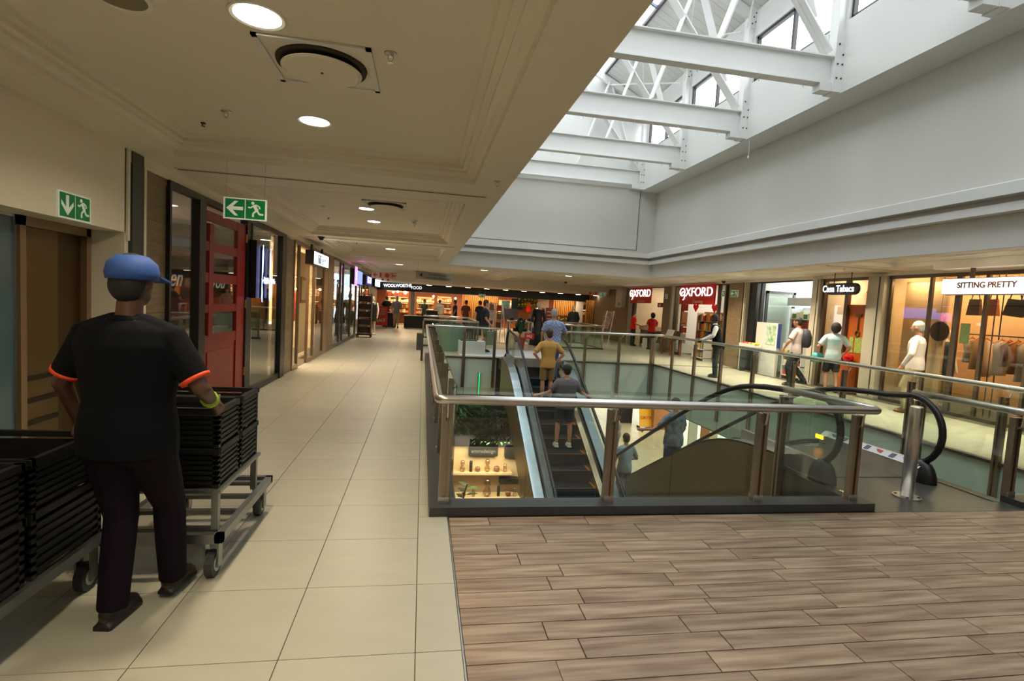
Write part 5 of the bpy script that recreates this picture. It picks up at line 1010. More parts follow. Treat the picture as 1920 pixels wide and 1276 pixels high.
for i in range(5):
    o = thing('folded_clothes', 'navy folded clothes pile on the white table, %s from the left' % ORDN[i], 'clothes', (3.45 + i * .22, 21.1, .53 if i % 2 else .96), 'navy folded clothes'); z = .53 if i % 2 else .96
    for k in range(3): MB().bbox(3.5 + i * .19, 3.65 + i * .19, 20.98, 21.3, z + k * .04, z + k * .04 + .036).build('folded_layer', mat('navy_cloth', (34, 44, 70), .8), o)
t = thing('info_screen', 'dark grey screen panel behind the white table', 'screen', (3.4, 22.6, 0)); MB().box(3.35, 4.1, 22.58, 22.62, 1.0, 1.42).build('panel', mat('screen_grey', (74, 66, 74), .4), t); MB().box(3.7, 3.74, 22.6, 22.64, 0, 1.0).build('stand', BLACK, t)
def easel(x, y, w_, h_, tilt, c, label, c2=WHITE):
    t = thing('easel_poster', label, 'poster stand', (x, y, 0)); z0 = 1.55 - h_
    MB().hexa([(x - w_ / 2, y, z0), (x + w_ / 2, y, z0), (x + w_ / 2, y + .03, z0), (x - w_ / 2, y + .03, z0), (x - w_ / 2 + tilt, y, z0 + h_), (x + w_ / 2 + tilt, y, z0 + h_), (x + w_ / 2 + tilt, y + .03, z0 + h_), (x - w_ / 2 + tilt, y + .03, z0 + h_)]).build('poster', c, t)
    MB().bar((x - w_ / 2, y, 0), (x - w_ / 2 + tilt, y, z0 + h_ + .02), .03, .03).build('leg', c2, t); MB().bar((x + w_ / 2, y, 0), (x + w_ / 2 + tilt, y, z0 + h_ + .02), .03, .03).build('leg', c2, t)
    for k in range(3): MB().box(x - w_ * .3, x + w_ * .3, y - .004, y, z0 + .12 + k * h_ * .25, z0 + .16 + k * h_ * .25).build('text_line', CREAM, t)
easel(5.45, 22.2, .45, .62, .0, mat('poster_pink', (150, 70, 84), .5, var=.5, vscale=5), 'pink and brown poster stand behind the man in the checked shirt')
easel(7.75, 21.6, .32, .75, .22, mat('poster_pinkwhite', (206, 160, 150), .5, var=.5, vscale=9), 'slanted poster easel right of the man in black')
t = thing('potted_palm', 'green broad-leaved potted plant beside the top of the escalator', 'plant', (3.5, 18.6, 0)); MB().lathe([(.16, 0), (.2, .42), (.21, .44), (.17, .44)], (3.5, 18.6, 0), 16).build('pot', mat('terracotta', (150, 66, 36), .6), t, smooth=False)
MB().tube([(3.5, 18.6, .4), (3.5, 18.6, .8)], .03, 6).build('stem', OAK, t)
for k in range(11):
    a = k * 2.4; m = MB(); m.leaf((3.5, 18.6, .5 + .02 * k), (math.cos(a) * .45, math.sin(a) * .45, 1), .55 + .06 * (k % 4), .2, .25); m.build('leaf', GREEN_D, t)
t = thing('red_sign', 'small red sign with white letters at the foot of the potted plant', 'sign', (3.8, 18.3, .3)); MB().box(3.62, 3.95, 18.28, 18.31, .42, .62).build('board', REDL, t); text('lettering', 'HQ', .13, WHITE, t, (3.78, 18.27, .52), FACE_NEAR); MB().tube([(3.78, 18.3, 0), (3.78, 18.3, .42)], .01, 5).build('post', STEEL, t)
t = thing('pale_floor_sheet', 'white sheet added over the floor at the top of the escalator', 'mat', (2.6, 17, 0)); MB().bbox(1.15, 4.1, 15.75, 18.1, .0, .012).build('mat', mat('sheet_white', (218, 220, 224), .5), t)  # thin white sheet added for a pale area of the floor
t = thing('low_bench', 'white low display block behind the far well railing', 'block', (1.6, 16, 0)); MB().bbox(1.15, 1.95, 16.0, 16.5, .012, .42).build('block', WHITE, t); MB().box(1.2, 1.7, 16.1, 16.4, .42, .45).build('dark_top', DKGREY, t)
t = thing('litter_bin', 'round teal glass planter behind the far left railing', 'planter', (.9, 17.2, 0)); MB().lathe([(.42, 0), (.46, .85), (.4, .85), (.38, .2)], (.9, 17.2, 0), 20).build('bowl', mat('teal_planter', (120, 146, 128), .3), t, smooth=False)
m = MB()
for k in range(26): m.leaf((.9 + .3 * math.cos(k * 2.4), 17.2 + .3 * math.sin(k * 2.4), .8), (math.cos(k * 1.7) * .5, math.sin(k * 1.7) * .5, .8), .25, .07, .5)
o = m.build('foliage', GREEN_D, t); o['kind'] = 'stuff'
t = thing('small_bin', 'small grey bin fixed outside the left railing of the well', 'bin', (0, 14.2, .3)); MB().box(-.12, .06, 13.9, 14.2, .28, .72).build('body', DKGREY, t); MB().box(-.125, -.12, 13.95, 14.15, .35, .65).build('slot_panel', STEEL, t); MB().box(.0, .06, 14.0, 14.1, 0, .28).build('stem', DKGREY, t)
# hanging signs
t = thing('fire_sign', 'hanging cream sign with four red fire equipment symbols', 'sign', (-2.2, 24, 2.4)); MB().box(-2.28, -1.2, 24, 24.02, 2.42, 2.7).build('board', CREAM, t)
RS = mat('symbol_red', (190, 34, 20), .5); f24 = lambda u, v, k: (-2.25 + u, 24 - .004 - k * .004, 2.44 + v)
m = MB(); arrow(m, 0, 0, .24, f24); m.build('arrow', RS, t); MB().box(-1.93, -1.86, 23.985, 23.996, 2.46, 2.66).build('extinguisher_symbol', RS, t); m = MB(); m.T = Matrix.Translation((-1.62, 23.99, 2.56)) @ Matrix.Rotation(PI / 2, 4, 'X'); m.lathe([(.1, -.004), (.1, .004)], (0, 0, 0), 16); m.build('hose_symbol', RS, t); MB().box(-1.42, -1.38, 23.985, 23.996, 2.46, 2.66).box(-1.38, -1.26, 23.985, 23.996, 2.53, 2.58).build('phone_symbol', RS, t)
MB().tube([(-2.2, 24, 2.7), (-2.2, 24, 2.97)], .004, 4).build('wire', STEEL, t); MB().tube([(-1.3, 24, 2.7), (-1.3, 24, 2.97)], .004, 4).build('wire', STEEL, t)
t = thing('direction_sign', 'grey hanging sign pointing left to the holiday apartments reception', 'sign', (.35, 17, 2.3)); GS = mat('sign_grey', (138, 132, 122), .4, .3)
MB().hexa([(-.26, 17, 2.26), (.9, 17, 2.22), (.9, 17.02, 2.22), (-.26, 17.02, 2.26), (-.26, 17, 2.5), (.9, 17, 2.46), (.9, 17.02, 2.46), (-.26, 17.02, 2.5)]).build('board', GS, t)
m = MB(); m.prism([(-.17, 2.38), (-.06, 2.44), (-.06, 2.32)], 1, 16.99, 16.998); m.build('arrow', BLACK, t); text('lettering', 'Gardens Holiday', .085, BLACK, t, (.42, 16.992, 2.4), (PI / 2, .03, 0)); text('lettering', 'Apartments Reception', .085, BLACK, t, (.42, 16.992, 2.3), (PI / 2, .03, 0))
MB().tube([(-.2, 17.01, 2.49), (-.2, 17.01, 2.8)], .004, 4).build('wire', STEEL, t); MB().tube([(.8, 17.01, 2.46), (.8, 17.01, 2.8)], .004, 4).build('wire', STEEL, t)
t = thing('fire_sign', 'small hanging cream and red fire sign at the far right corner', 'sign', (7.9, 24, 2.3)); MB().box(7.67, 8.15, 24, 24.02, 2.26, 2.42).build('board', CREAM, t); MB().box(7.7, 7.84, 23.99, 24, 2.28, 2.4).build('red_symbol', RS, t); MB().box(7.9, 7.94, 23.99, 24, 2.28, 2.4).build('red_symbol', RS, t); MB().box(8.0, 8.12, 23.99, 24, 2.28, 2.4).build('red_symbol', RS, t); MB().tube([(7.9, 24.01, 2.42), (7.9, 24.01, 2.8)], .004, 4).build('wire', STEEL, t)
exit_sign('small green exit sign hanging at the far right corner beside the fire sign', (8.24, 24.0, 2.26), .15, 'near', hang=.4)
exit_sign('small green exit sign hanging in front of the middle timber slat screen', (3.2, 30.6, 1.9), .17, 'near', hang=.45)
for i in range(2):
    t = thing('red_tag', 'tiny red hanging tag in front of the store lettering, ' + ['left one', 'right one'][i], 'tag', (-1.95 + i * .25, 26, 2.45), 'tiny red tags'); MB().box(-2.0 + i * .25, -1.9 + i * .25, 26, 26.01, 2.38, 2.47).build('tag', RS, t); MB().tube([(-1.95 + i * .25, 26, 2.47), (-1.95 + i * .25, 26, 2.97)], .003, 4).build('wire', STEEL, t)
# ================================================================ lower level
for i, (x, y) in enumerate(((12.5, 24), (18, 24), (12.5, 33), (4, 26), (9.5, 19), (-2, 16))): area('lower_light', (x, y, -1.25), 3, 3, 90, (1, .84, .6))
struct(MB().box(.1, .25, 9.4, 14.6, -4.4, -1.2).build('wall_shop', DKR))
t = thing('display_unit', 'dark homeware display unit with lit cream niches at the foot of the well', 'shelf unit', (1.6, 13.3, -4.4)); DKU = mat('dark_unit', (24, 24, 26), .5)
MB().box(.4, 3.0, 13.5, 13.56, -4.4, -2.1).build('back_panel', CREAM, t); MB().box(.35, 3.0, 13.45, 13.56, -2.1, -.78).build('dark_backdrop', DKU, t)  # upper sheet is an added dark backdrop hiding the bright ceiling behind the foliage
for a, b, c0, d0 in ((.4, 3.0, -2.1, -1.5), (1.35, 2.1, -2.35, -1.9), (.4, .95, -2.75, -2.5), (.4, .7, -2.9, -2.1), (2.3, 2.75, -2.4, -2.05), (.4, .8, -3.2, -2.9), (2.2, 2.7, -3.1, -2.95)): MB().box(a, b, 13.3, 13.5, c0, d0).build('dark_panel', DKU, t)
MB().box(.8, 2.5, 13.2, 13.5, -2.82, -2.77).build('shelf', CREAM, t); MB().box(1.0, 2.7, 12.9, 13.45, -3.42, -3.35).build('table_top', CREAM, t); MB().box(1.0, 2.7, 12.92, 12.98, -4.4, -3.42).build('table_front', WHITE, t)
text('lettering', 'emmsdesign', .13, mat('faint_grey', (110, 108, 100), .5), t, (1.72, 13.29, -2.22), FACE_NEAR)
area('display_light', (1.7, 12.75, -1.95), 1.6, .5, 60, (1, .8, .55), rot=(.35, 0, 0))
VG = glass('vase_glass', (.8, .72, .62), ior=1.7)
for i, (x, z, k, s) in enumerate(((1.2, -2.77, 0, 1), (1.42, -2.77, 1, 1), (1.6, -2.77, 2, .8), (1.85, -2.77, 0, 1.1), (2.1, -2.77, 2, .9), (2.32, -2.77, 3, .9), (1.25, -3.35, 2, .6), (1.5, -3.35, 3, .9), (1.85, -3.35, 0, 1.5), (2.15, -3.35, 1, 1), (2.4, -3.35, 2, .8), (2.58, -3.35, 3, 1))):
    nm = ['two-bulbed glass vase', 'tall dark bottle vase', 'rounded brown glass bowl', 'clear glass jar'][k]
    o = thing('vase', '%s, %s from the left on the %s of the homeware display' % (nm, ORDN[i % 6], 'shelf' if i < 6 else 'table'), 'vase', (x, 13.25 if i < 6 else 13.1, z), 'vases on the homeware display')
    pr = [[(.05, 0), (.075, .06), (.05, .13), (.03, .16), (.06, .2), (.055, .27), (.03, .3)], [(.04, 0), (.04, .26), (.03, .28)], [(.05, 0), (.09, .06), (.08, .14), (.05, .16)], [(.05, 0), (.055, .15), (.04, .17), (.045, .22)]][k]
    MB().lathe([(r * s, h_ * s) for r, h_ in pr], (x, 13.35 if i < 6 else 13.15, z), 14).build('bowl', DKU if k == 1 else (mat('brown_glass', (120, 84, 56), .15) if k == 2 else VG), o, smooth=True)
def bush(name, label, c, n, R_, L, w_, m_, kind=None, pot=None):
    t = thing(name, label, 'plant', c); m = MB()
    for k in range(n):
        a = random.random() * 6.28; b = random.random(); rr = R_[0] * math.sqrt(random.random()); p = (c[0] + rr * math.cos(a), c[1] + R_[1] * (random.random() - .5), c[2] + R_[2] * (random.random() - .5))
        m.leaf(p, (math.cos(a) * .8, math.sin(a) * .8, b * 1.2 - .3), L * (.6 + .8 * random.random()), w_, .5)
    o = m.build('foliage', m_, t); o['kind'] = 'stuff'
    if pot: MB().lathe([(.12, -pot), (.15, 0), (.12, 0)], c, 14).build('pot', DKU, t)
    return t
random.seed(5)
MB().box(.35, 1.6, 12.9, 13.3, -1.5, -1.44)
b_ = bush('hanging_foliage', 'bright green trailing foliage over the left of the homeware display', (.95, 12.9, -1.2), 1600, (.6, .5, .8), .13, .06, GREEN_L); MB().box(.4, 1.7, 12.8, 13.3, -1.62, -1.5).build('trough', DKU, b_)
b_ = bush('hanging_foliage', 'dark green trailing foliage over the right of the homeware display', (2.05, 13.1, -1.5), 1200, (.6, .4, .8), .14, .055, GREEN_D); MB().box(1.7, 2.8, 12.9, 13.3, -1.6, -1.5).build('trough', DKU, b_)
t = thing('potted_plant', 'large-leaved dark potted plant on a stand in front of the homeware display', 'plant', (1.15, 12.3, -4.4)); MB().lathe([(.16, .75), (.22, 1.1), (.18, 1.1)], (1.15, 12.3, -4.4), 16).build('pot', DKU, t); MB().box(.95, 1.35, 12.1, 12.5, -4.4, -3.65).build('stand', DKU, t)
MB().tube([(1.15, 12.3, -3.35), (1.18, 12.3, -2.95), (1.25, 12.25, -2.7)], .02, 6).build('stem', OAK, t)
for k in range(12):
    a = k * 2.1; m = MB(); m.leaf((1.16 + .01 * k, 12.3, -3.3 + .05 * k), (math.cos(a), math.sin(a) * .5, .5), .34, .17, .4); m.build('leaf', GREEN_L if k % 3 == 0 else GREEN_D, t)
t = thing('wood_crate', 'wooden crate planter beside the hanging foliage', 'crate', (2.5, 13, -1.4)); MB().box(2.3, 2.75, 12.7, 13.0, -1.5, -1.46).box(2.3, 2.34, 12.7, 13.0, -1.46, -1.15).box(2.71, 2.75, 12.7, 13.0, -1.46, -1.15).build('crate_body', OAK, t)
t = thing('candle_lamp', 'small glowing amber lamp seen just above the near handrail', 'lamp', (2.0, 14.5, -1.2)); MB().lathe([(.04, 0), (.07, .1), (.04, .16), (.01, .2)], (2.05, 14.4, -1.3), 12).build('shade', emi('amber_lamp', (255, 160, 50), 5), t); MB().tube([(2.05, 14.4, -4.4), (2.05, 14.4, -1.3)], .01, 5).build('stem', BLACK, t)
t = thing('light_tube', 'vertical green light tube in the glass of the well', 'light', (1.75, 15.35, -.75)); MB().tube([(1.75, 15.4, -1.1), (1.75, 15.4, -.45)], .014, 6).build('tube', emi('green_tube', (30, 220, 120), 1.6), t); MB().box(1.72, 1.78, 15.42, 15.475, -1.1, -.45).build('holder', STEEL, t)
KB = mat('kiosk_wood', (170, 112, 54), .5, var=.2)
def kiosk(x, y, w_, d, h_, label, m_, top=CREAM):
    t = thing('kiosk', label, 'kiosk', (x, y, -4.4)); MB().box(x - w_ / 2, x + w_ / 2, y - d / 2, y + d / 2, -4.4, -4.4 + h_).build('body', m_, t); MB().box(x - w_ / 2 - .06, x + w_ / 2 + .06, y - d / 2 - .06, y + d / 2 + .06, -4.4 + h_, -4.33 + h_).build('counter_top', top, t)
    m = MB()
    for k in range(5): m.box(x - w_ * .4 + k * w_ * .18, x - w_ * .4 + k * w_ * .18 + .12, y - .2, y + .1, -4.33 + h_, -4.15 + h_ + .05 * (k % 3))
    o = m.build('goods', SHELFL if False else mat('kiosk_goods', (196, 120, 60), .5, var=.5, vscale=9), t); o['kind'] = 'stuff'
kiosk(12.6, 25.5, 1.3, 1.0, 1.25, 'light wooden kiosk beside the yellow board on the lower floor', KB, mat('kiosk_top', (206, 140, 70), .5))
kiosk(11.0, 26.6, .7, .5, .9, 'dark kiosk left of the yellow board on the lower floor', DKU, mat('kiosk_green', (120, 150, 120), .5))
kiosk(10.4, 26.8, .4, .5, .7, 'green box at the far end of the lower floor', mat('kiosk_g', (40, 130, 50), .5), mat('kiosk_green', (120, 150, 120), .5))
for i, (x, m_, h_, l) in enumerate(((12.15, 'crate_white', 1.7, 'white shelf board on the lower floor right of the crowding shopper'), (12.75, 'crate_brown', 1.55, 'brown timber display board on the lower floor'), (13.15, 'crate_cream', 1.35, 'cream display board on the lower floor'))):
    t = thing('display_board', l, 'board', (x, 21.5, -4.4)); MB().box(x - .2, x + .2, 21.4, 21.5, -4.4, -4.4 + h_).build('board', mat(m_, {'crate_white': (196, 200, 180), 'crate_brown': (160, 104, 48), 'crate_cream': (214, 200, 160)}[m_], .5), t); MB().box(x - .18, x + .18, 21.2, 21.4, -4.4 + h_ - .1, -4.4 + h_ + .1).build('planter', GREEN_L if i == 0 else CREAM, t)
t = thing('pavement_sign', 'yellow freestanding board with red lettering on the lower floor', 'sign', (11.65, 25.2, -4.4)); MB().hexa([(11.3, 25.2, -4.3), (12.0, 25.2, -4.3), (12.0, 25.24, -4.3), (11.3, 25.24, -4.3), (11.3, 25.4, -3.35), (12.0, 25.4, -3.35), (12.0, 25.44, -3.35), (11.3, 25.44, -3.35)]).build('board', mat('sign_yellow', (236, 176, 20), .5), t); text('lettering', 'ORYX', .22, REDL, t, (11.65, 25.27, -3.85), (PI / 2 - .15, 0, 0)); MB().box(11.3, 11.34, 25.25, 25.6, -4.4, -4.3).build('foot', BLACK, t); MB().box(11.96, 12.0, 25.25, 25.6, -4.4, -4.3).build('foot', BLACK, t)

# ================================================================ people
SKIN_D = mat('skin_dark', (84, 54, 40), .5); SKIN_L = mat('skin_light', (196, 142, 112), .5); HAIR_B = mat('hair_black', (22, 18, 16), .7, bump=.4, bscale=80); HAIR_BR = mat('hair_brown', (70, 48, 34), .7, bump=.4, bscale=80); HAIR_G = mat('hair_grey', (170, 164, 152), .7, bump=.4, bscale=80)
def remesh(o, vox, it=4):
    r = o.modifiers.new('remesh', 'REMESH'); r.mode = 'VOXEL'; r.voxel_size = vox; r.use_smooth_shade = True
    s = o.modifiers.new('smooth', 'SMOOTH'); s.iterations = it; s.factor = .5
    return o
def seg(m, pts, rs, n=12, sc=1): m.tube(pts, rs, n, True, sc)
def person(label, loc, rot, h_=1.75, skin=SKIN_L, hair=HAIR_B, shirt=None, legs=None, shoes=BLACK, sleeve='short', shorts=False, pose=None, vox=.014, cap=None, trim=None, group=None, fat=1.0, lean=0, longhair=False):
    P_ = {'le': (-.27, .0, 1.14), 'lh': (-.25, .12, .90), 're': (.27, .0, 1.14), 'rh': (.25, .12, .90), 'lk': (-.1, .03, .5), 'la': (-.1, 0, .08), 'rk': (.1, .03, .5), 'ra': (.1, 0, .08), 'hy': 0, 'hz': 0}
    if pose: P_.update(pose)
    s = h_ / 1.76; S = lambda p: (p[0] * s, p[1] * s, p[2] * s)
    t = link('person', None, None, loc); t.rotation_euler = (0, 0, rot); tag(t, label, 'person', group)
    f = fat
    def tilt(y, z): return y + lean * max(0, z - .9)
    def TR(rr): return [(x * s, tilt(y, z) * s, z * s, rx * s * f, ry * s * f) for x, y, z, rx, ry in rr]
    torso = [(0, 0, .80, .10, .09), (0, 0, .86, .155, .115), (0, -.005, .96, .165, .12), (0, 0, 1.08, .145, .105), (0, .005, 1.22, .165, .115), (0, 0, 1.34, .18, .115), (0, -.005, 1.42, .155, .085), (0, -.01, 1.46, .09, .06)]
    hx, hy, hz = 0, tilt(.02, 1.6) + P_['hy'], 1.625 + P_['hz']
    sh = lambda q: (q * .175, tilt(0, 1.4), 1.39)
    el = {-1: P_['le'], 1: P_['re']}; ha = {-1: P_['lh'], 1: P_['rh']}; kn = {-1: P_['lk'], 1: P_['rk']}; an = {-1: P_['la'], 1: P_['ra']}
    m = MB(); m.rings(TR(torso), 18); seg(m, [S((0, tilt(-.01, 1.44), 1.43)), S((0, hy - .02, 1.54))], [.058 * s, .052 * s])
    m.ball(S((hx, hy, hz + .015)), .076 * s, .094 * s, .112 * s, 16, 12); m.ball(S((hx, hy + .03, hz - .055)), .055 * s, .06 * s, .06 * s)
    m.ball(S((hx, hy + .1, hz - .01)), .014 * s, .02 * s, .024 * s, 8, 6)
    for q in (-1, 1):
        m.ball(S((q * .078, hy - .005, hz)), .012 * s, .022 * s, .032 * s, 8, 6)
        a, b, c = sh(q), el[q], ha[q]; seg(m, [S(a), S(b)], [.052 * s, .040 * s]); seg(m, [S(b), S(c)], [.041 * s, .027 * s])
        A, B_ = Vector(b), Vector(c); d = (B_ - A).normalized(); side = Vector((-q, 0, 0)); side = (side - d * side.dot(d)).normalized(); nrm = d.cross(side)
        pc = B_ + d * .045; seg(m, [S(B_ + d * .01), S(B_ + d * .085)], [.030 * s, .034 * s], 10)
        for k, (off, ln) in enumerate(((-.03, .062), (-.01, .075), (.01, .07), (.03, .055))):
            p0 = B_ + d * .085 + nrm * off; p1 = p0 + d * ln * .55; p2 = p1 + (d * .7 + side * .7).normalized() * ln * .5; seg(m, [S(p0), S(p1), S(p2)], [.0105 * s, .0095 * s, .0085 * s], 7)
        p0 = B_ + d * .03 + nrm * .03; p1 = p0 + (d * .6 + nrm * .8).normalized() * .04; p2 = p1 + (d * .9 + side * .4).normalized() * .03; seg(m, [S(p0), S(p1), S(p2)], [.013 * s, .011 * s, .009 * s], 7)
        hp = (q * .085, 0, .88); seg(m, [S(hp), S(kn[q])], [.082 * s * f, .054 * s]); 
        K, A2 = Vector(kn[q]), Vector(an[q]); mid = K.lerp(A2, .3) + Vector((0, -.012, 0)); seg(m, [S(K), S(mid), S(A2)], [.052 * s, .055 * s, .034 * s])
        seg(m, [S((an[q][0], an[q][1] - .03, an[q][2] - .035)), S((an[q][0] + q * .012, an[q][1] + .14, an[q][2] - .045))], [.035 * s, .03 * s])
    remesh(m.build('body', skin, t, local=True, smooth=True), vox)
    if skin:
        for q in (-1, 1): MB().ball(S((q * .03, hy + .086, hz + .012)), .011 * s, .007 * s, .008 * s, 8, 6).build('eye', mat('eye_dark', (20, 16, 14), .2), t, local=True, smooth=True)
        MB().box(-.022 * s, .022 * s, (hy + .082) * s, (hy + .088) * s, (hz - .05) * s, (hz - .044) * s).build('mouth', mat('lip', (120, 60, 54), .5), t, local=True)
    if hair:
        m = MB(); m.ball(S((hx, hy - .012, hz + .038)), .086 * s, .1 * s, .1 * s, 16, 10); m.ball(S((hx, hy - .045, hz - .01)), .078 * s, .065 * s, .085 * s)
        if longhair: m.ball(S((hx, hy - .06, hz - .0)), .12 * s, .1 * s, .14 * s)
        remesh(m.build('hair', hair, t, local=True, smooth=True), .012, 2)
    if cap:
        m = MB(); m.lathe([(.099 * s, 0), (.104 * s, .03 * s), (.095 * s, .075 * s), (.06 * s, .108 * s), (.015 * s, .118 * s)], S((hx, hy - .005, hz + .015)), 20, 1, 1.12); c_ = m.build('cap', cap, t, local=True, smooth=True)
        m = MB(); m.hexa([S(p) for p in ((-.08, hy + .07, hz + .03), (.08, hy + .07, hz + .03), (.055, hy + .2, hz + .005), (-.055, hy + .2, hz + .005), (-.08, hy + .07, hz + .042), (.08, hy + .07, hz + .042), (.055, hy + .2, hz + .012), (-.055, hy + .2, hz + .012))]); m.build('cap_peak', cap, c_, local=True)
    if shirt:
        m = MB(); tr = TR([(x, y, z, rx + .022, ry + .022) for x, y, z, rx, ry in torso[1:-1]] + [(0, -.01, 1.455, .10, .075)]); tr[0] = (tr[0][0], tr[0][1], tr[0][2] - .03 * s, tr[0][3] + .01, tr[0][4] + .01); m.rings(tr, 20)
        for q in (-1, 1):
            a, b, c = Vector(sh(q)), Vector(el[q]), Vector(ha[q])
            if sleeve: seg(m, [S((q * .055, tilt(-.005, 1.42), 1.425)), S(a + Vector((-q * .02, 0, -.005)))], [.066 * s, .07 * s])
            if sleeve == 'long': seg(m, [S(a), S(b)], [.072 * s, .055 * s]); seg(m, [S(b), S(c.lerp(b, .06))], [.055 * s, .04 * s])
            elif sleeve == 'short': m.tube([S(a - (b - a).normalized() * .03), S(a), S(a.lerp(b, .82))], [.05 * s, .073 * s, .066 * s], 14)
        o = remesh(m.build('shirt', shirt, t, local=True, smooth=True), vox, 3)
        if trim:
            for q in (-1, 1):
                a, b = Vector(sh(q)), Vector(el[q]); MB().tube([S(a.lerp(b, .79)), S(a.lerp(b, .85))], [.0685 * s, .0675 * s], 18).build('sleeve_trim', trim, t, local=True, smooth=True)
    if legs:
        m = MB(); m.rings(TR([(0, 0, .80, .13, .11), (0, 0, .88, .175, .132), (0, 0, .98, .172, .13)]), 20)
        for q in (-1, 1):
            hp, K, A2 = Vector((q * .088, 0, .87)), Vector(kn[q]), Vector(an[q])
            if shorts: m.tube([S(hp), S(hp.lerp(K, .5)), S(K + Vector((0, 0, .03)))], [.098 * s * f, .09 * s * f, .088 * s], 14)
            else: m.tube([S(hp), S(K), S(K.lerp(A2, .5)), S(A2 + Vector((0, 0, -.01)))], [.1 * s * f, .073 * s, .07 * s, .064 * s], 14)
        remesh(m.build('shorts' if shorts else 'trousers', legs, t, local=True, smooth=True), vox, 3)
    for q in (-1, 1):
        x, y, z = an[q]; m = MB(); e = [(-.04, -.07), (.04, -.07), (.048, .06), (.04, .16), (0, .19), (-.04, .16), (-.048, .06)]
        m.prism([((x + a) * s, (y + b) * s) for a, b in e], 2, (z - .08) * s, (z - .055) * s); seg(m, [S((x, y - .02, z - .02)), S((x, y + .06, z - .022)), S((x, y + .14, z - .04))], [.046 * s, .044 * s, .032 * s], 10)
        remesh(m.build('shoe', shoes, t, local=True, smooth=True), .01, 1)
    return t
cl = lambda n, c, **k: mat('cloth_' + n, c, .85, **k)
NAVY = cl('navy', (10, 11, 17), spec=.15); PURP = cl('dark_purple', (24, 12, 24), spec=.15)
walk = {'lk': (-.1, .13, .5), 'la': (-.1, .05, .09), 'rk': (.1, .05, .5), 'ra': (.1, -.22, .16)}
BH = 1.74
person('man in blue cap and dark shirt with orange sleeve edges, pushing a trolley of crates', (-1.34, 2.71, 0), -.14, 1.77, SKIN_D, HAIR_B, NAVY, PURP, mat('shoe_brown', (30, 22, 18), .5), 'short', pose={'le': (-.31, .0, 1.15), 'lh': (-.33, .12, .95), 're': (.33, .0, 1.15), 'rh': (.27, .23, 1.03), 'lk': (-.075, .06, .5), 'la': (-.06, -.02, .08), 'rk': (.085, .17, .53), 'ra': (.06, .25, .1)}, vox=.009, cap=mat('cap_blue', (38, 76, 150), .7), trim=mat('orange_trim', (226, 70, 20), .6), fat=1.16)
mp_ = [o for o in C.objects if o.name == 'person'][0]
MB().tube([(0, -.005, 1.44), (0, .0, 1.475)], [.098, .082], 20).build('collar', NAVY, mp_, local=True, smooth=True)
a_, b2 = Vector((.33, .0, 1.155)), Vector((.27, .23, 1.035)); MB().tube([a_.lerp(b2, .62), a_.lerp(b2, .74)], .042, 14).build('wristband', mat('lime_band', (150, 180, 40), .6), mp_, local=True, smooth=True)
person('man in mustard t-shirt and khaki shorts, hands on hips on the escalator', (2.98, 12.05, -.64), 0, 1.74, SKIN_L, HAIR_BR, cl('mustard', (196, 154, 84)), cl('khaki', (140, 116, 76)), shorts=True, pose={'le': (-.36, -.06, 1.16), 'lh': (-.2, -.02, .98), 're': (.36, -.06, 1.16), 'rh': (.2, -.02, .98)}, shoes=mat('shoe_brown', (30, 22, 18), .5))
PLAID = mat('plaid', (150, 164, 200), .85)
n_ = PLAID.node_tree; wv_ = n_.nodes.new('ShaderNodeTexChecker'); wv_.inputs['Scale'].default_value = 24; wv_.inputs['Color1'].default_value = lin((160, 174, 206)); wv_.inputs['Color2'].default_value = lin((112, 130, 176)); tcn = n_.nodes.new('ShaderNodeTexCoord'); n_.links.new(tcn.outputs['Object'], wv_.inputs['Vector']); n_.links.new(wv_.outputs['Color'], n_.nodes['Principled BSDF'].inputs['Base Color'])
person('man in a blue checked shirt and jeans ahead of the man in mustard', (3.28, 12.9, -.24), 0, 1.82, SKIN_L, HAIR_G, PLAID, cl('jeans', (70, 90, 130)), pose={'re': (.34, .06, 1.16), 'rh': (.38, .3, 1.08)}, fat=1.1)
person('man in a grey t-shirt, dark cap and shorts and white trainers, lowest on the escalator', (3.05, 10.6, -1.32), 0, 1.76, SKIN_L, HAIR_B, cl('grey', (104, 100, 106)), cl('dark_teal', (30, 42, 50)), shorts=True, shoes=mat('trainer_white', (214, 212, 208), .6), cap=mat('cap_dark', (44, 46, 46), .8), pose={'le': (-.34, .02, 1.16), 'lh': (-.55, .14, 1.08), 're': (.34, .02, 1.16), 'rh': (.52, .12, 1.08), 'lk': (-.13, .02, .5), 'la': (-.14, 0, .08), 'rk': (.13, .02, .5), 'ra': (.14, 0, .08)}, fat=1.22)
CAMO = cl('grey_pattern', (150, 160, 176), var=.5, vscale=11, var2=(84, 100, 110))
person('person in a blurred grey patterned shirt and jeans on the right-hand escalator', (4.72, 9.0, -1.62), .35, 1.7, SKIN_L, HAIR_B, CAMO, cl('jeans', (70, 90, 130)), sleeve='short', pose={'le': (-.34, .1, 1.14), 'lh': (-.48, .3, 1.1)}, fat=1.15)
person('person in a pale blue shirt low on the right-hand escalator', (4.62, 10.95, -2.75), .2, 1.66, SKIN_L, HAIR_BR, cl('pale_blue', (150, 172, 186)), cl('jeans', (70, 90, 130)), pose={'re': (.33, .0, 1.13), 'rh': (.4, .22, 1.05)})
person('shopper in blue-grey on the lower floor behind the escalator handrail', (8.2, 20.4, -4.4), 1.4, 1.68, SKIN_L, HAIR_B, cl('teal_grey', (96, 116, 130)), cl('grey_trousers', (96, 104, 96)), vox=.02)
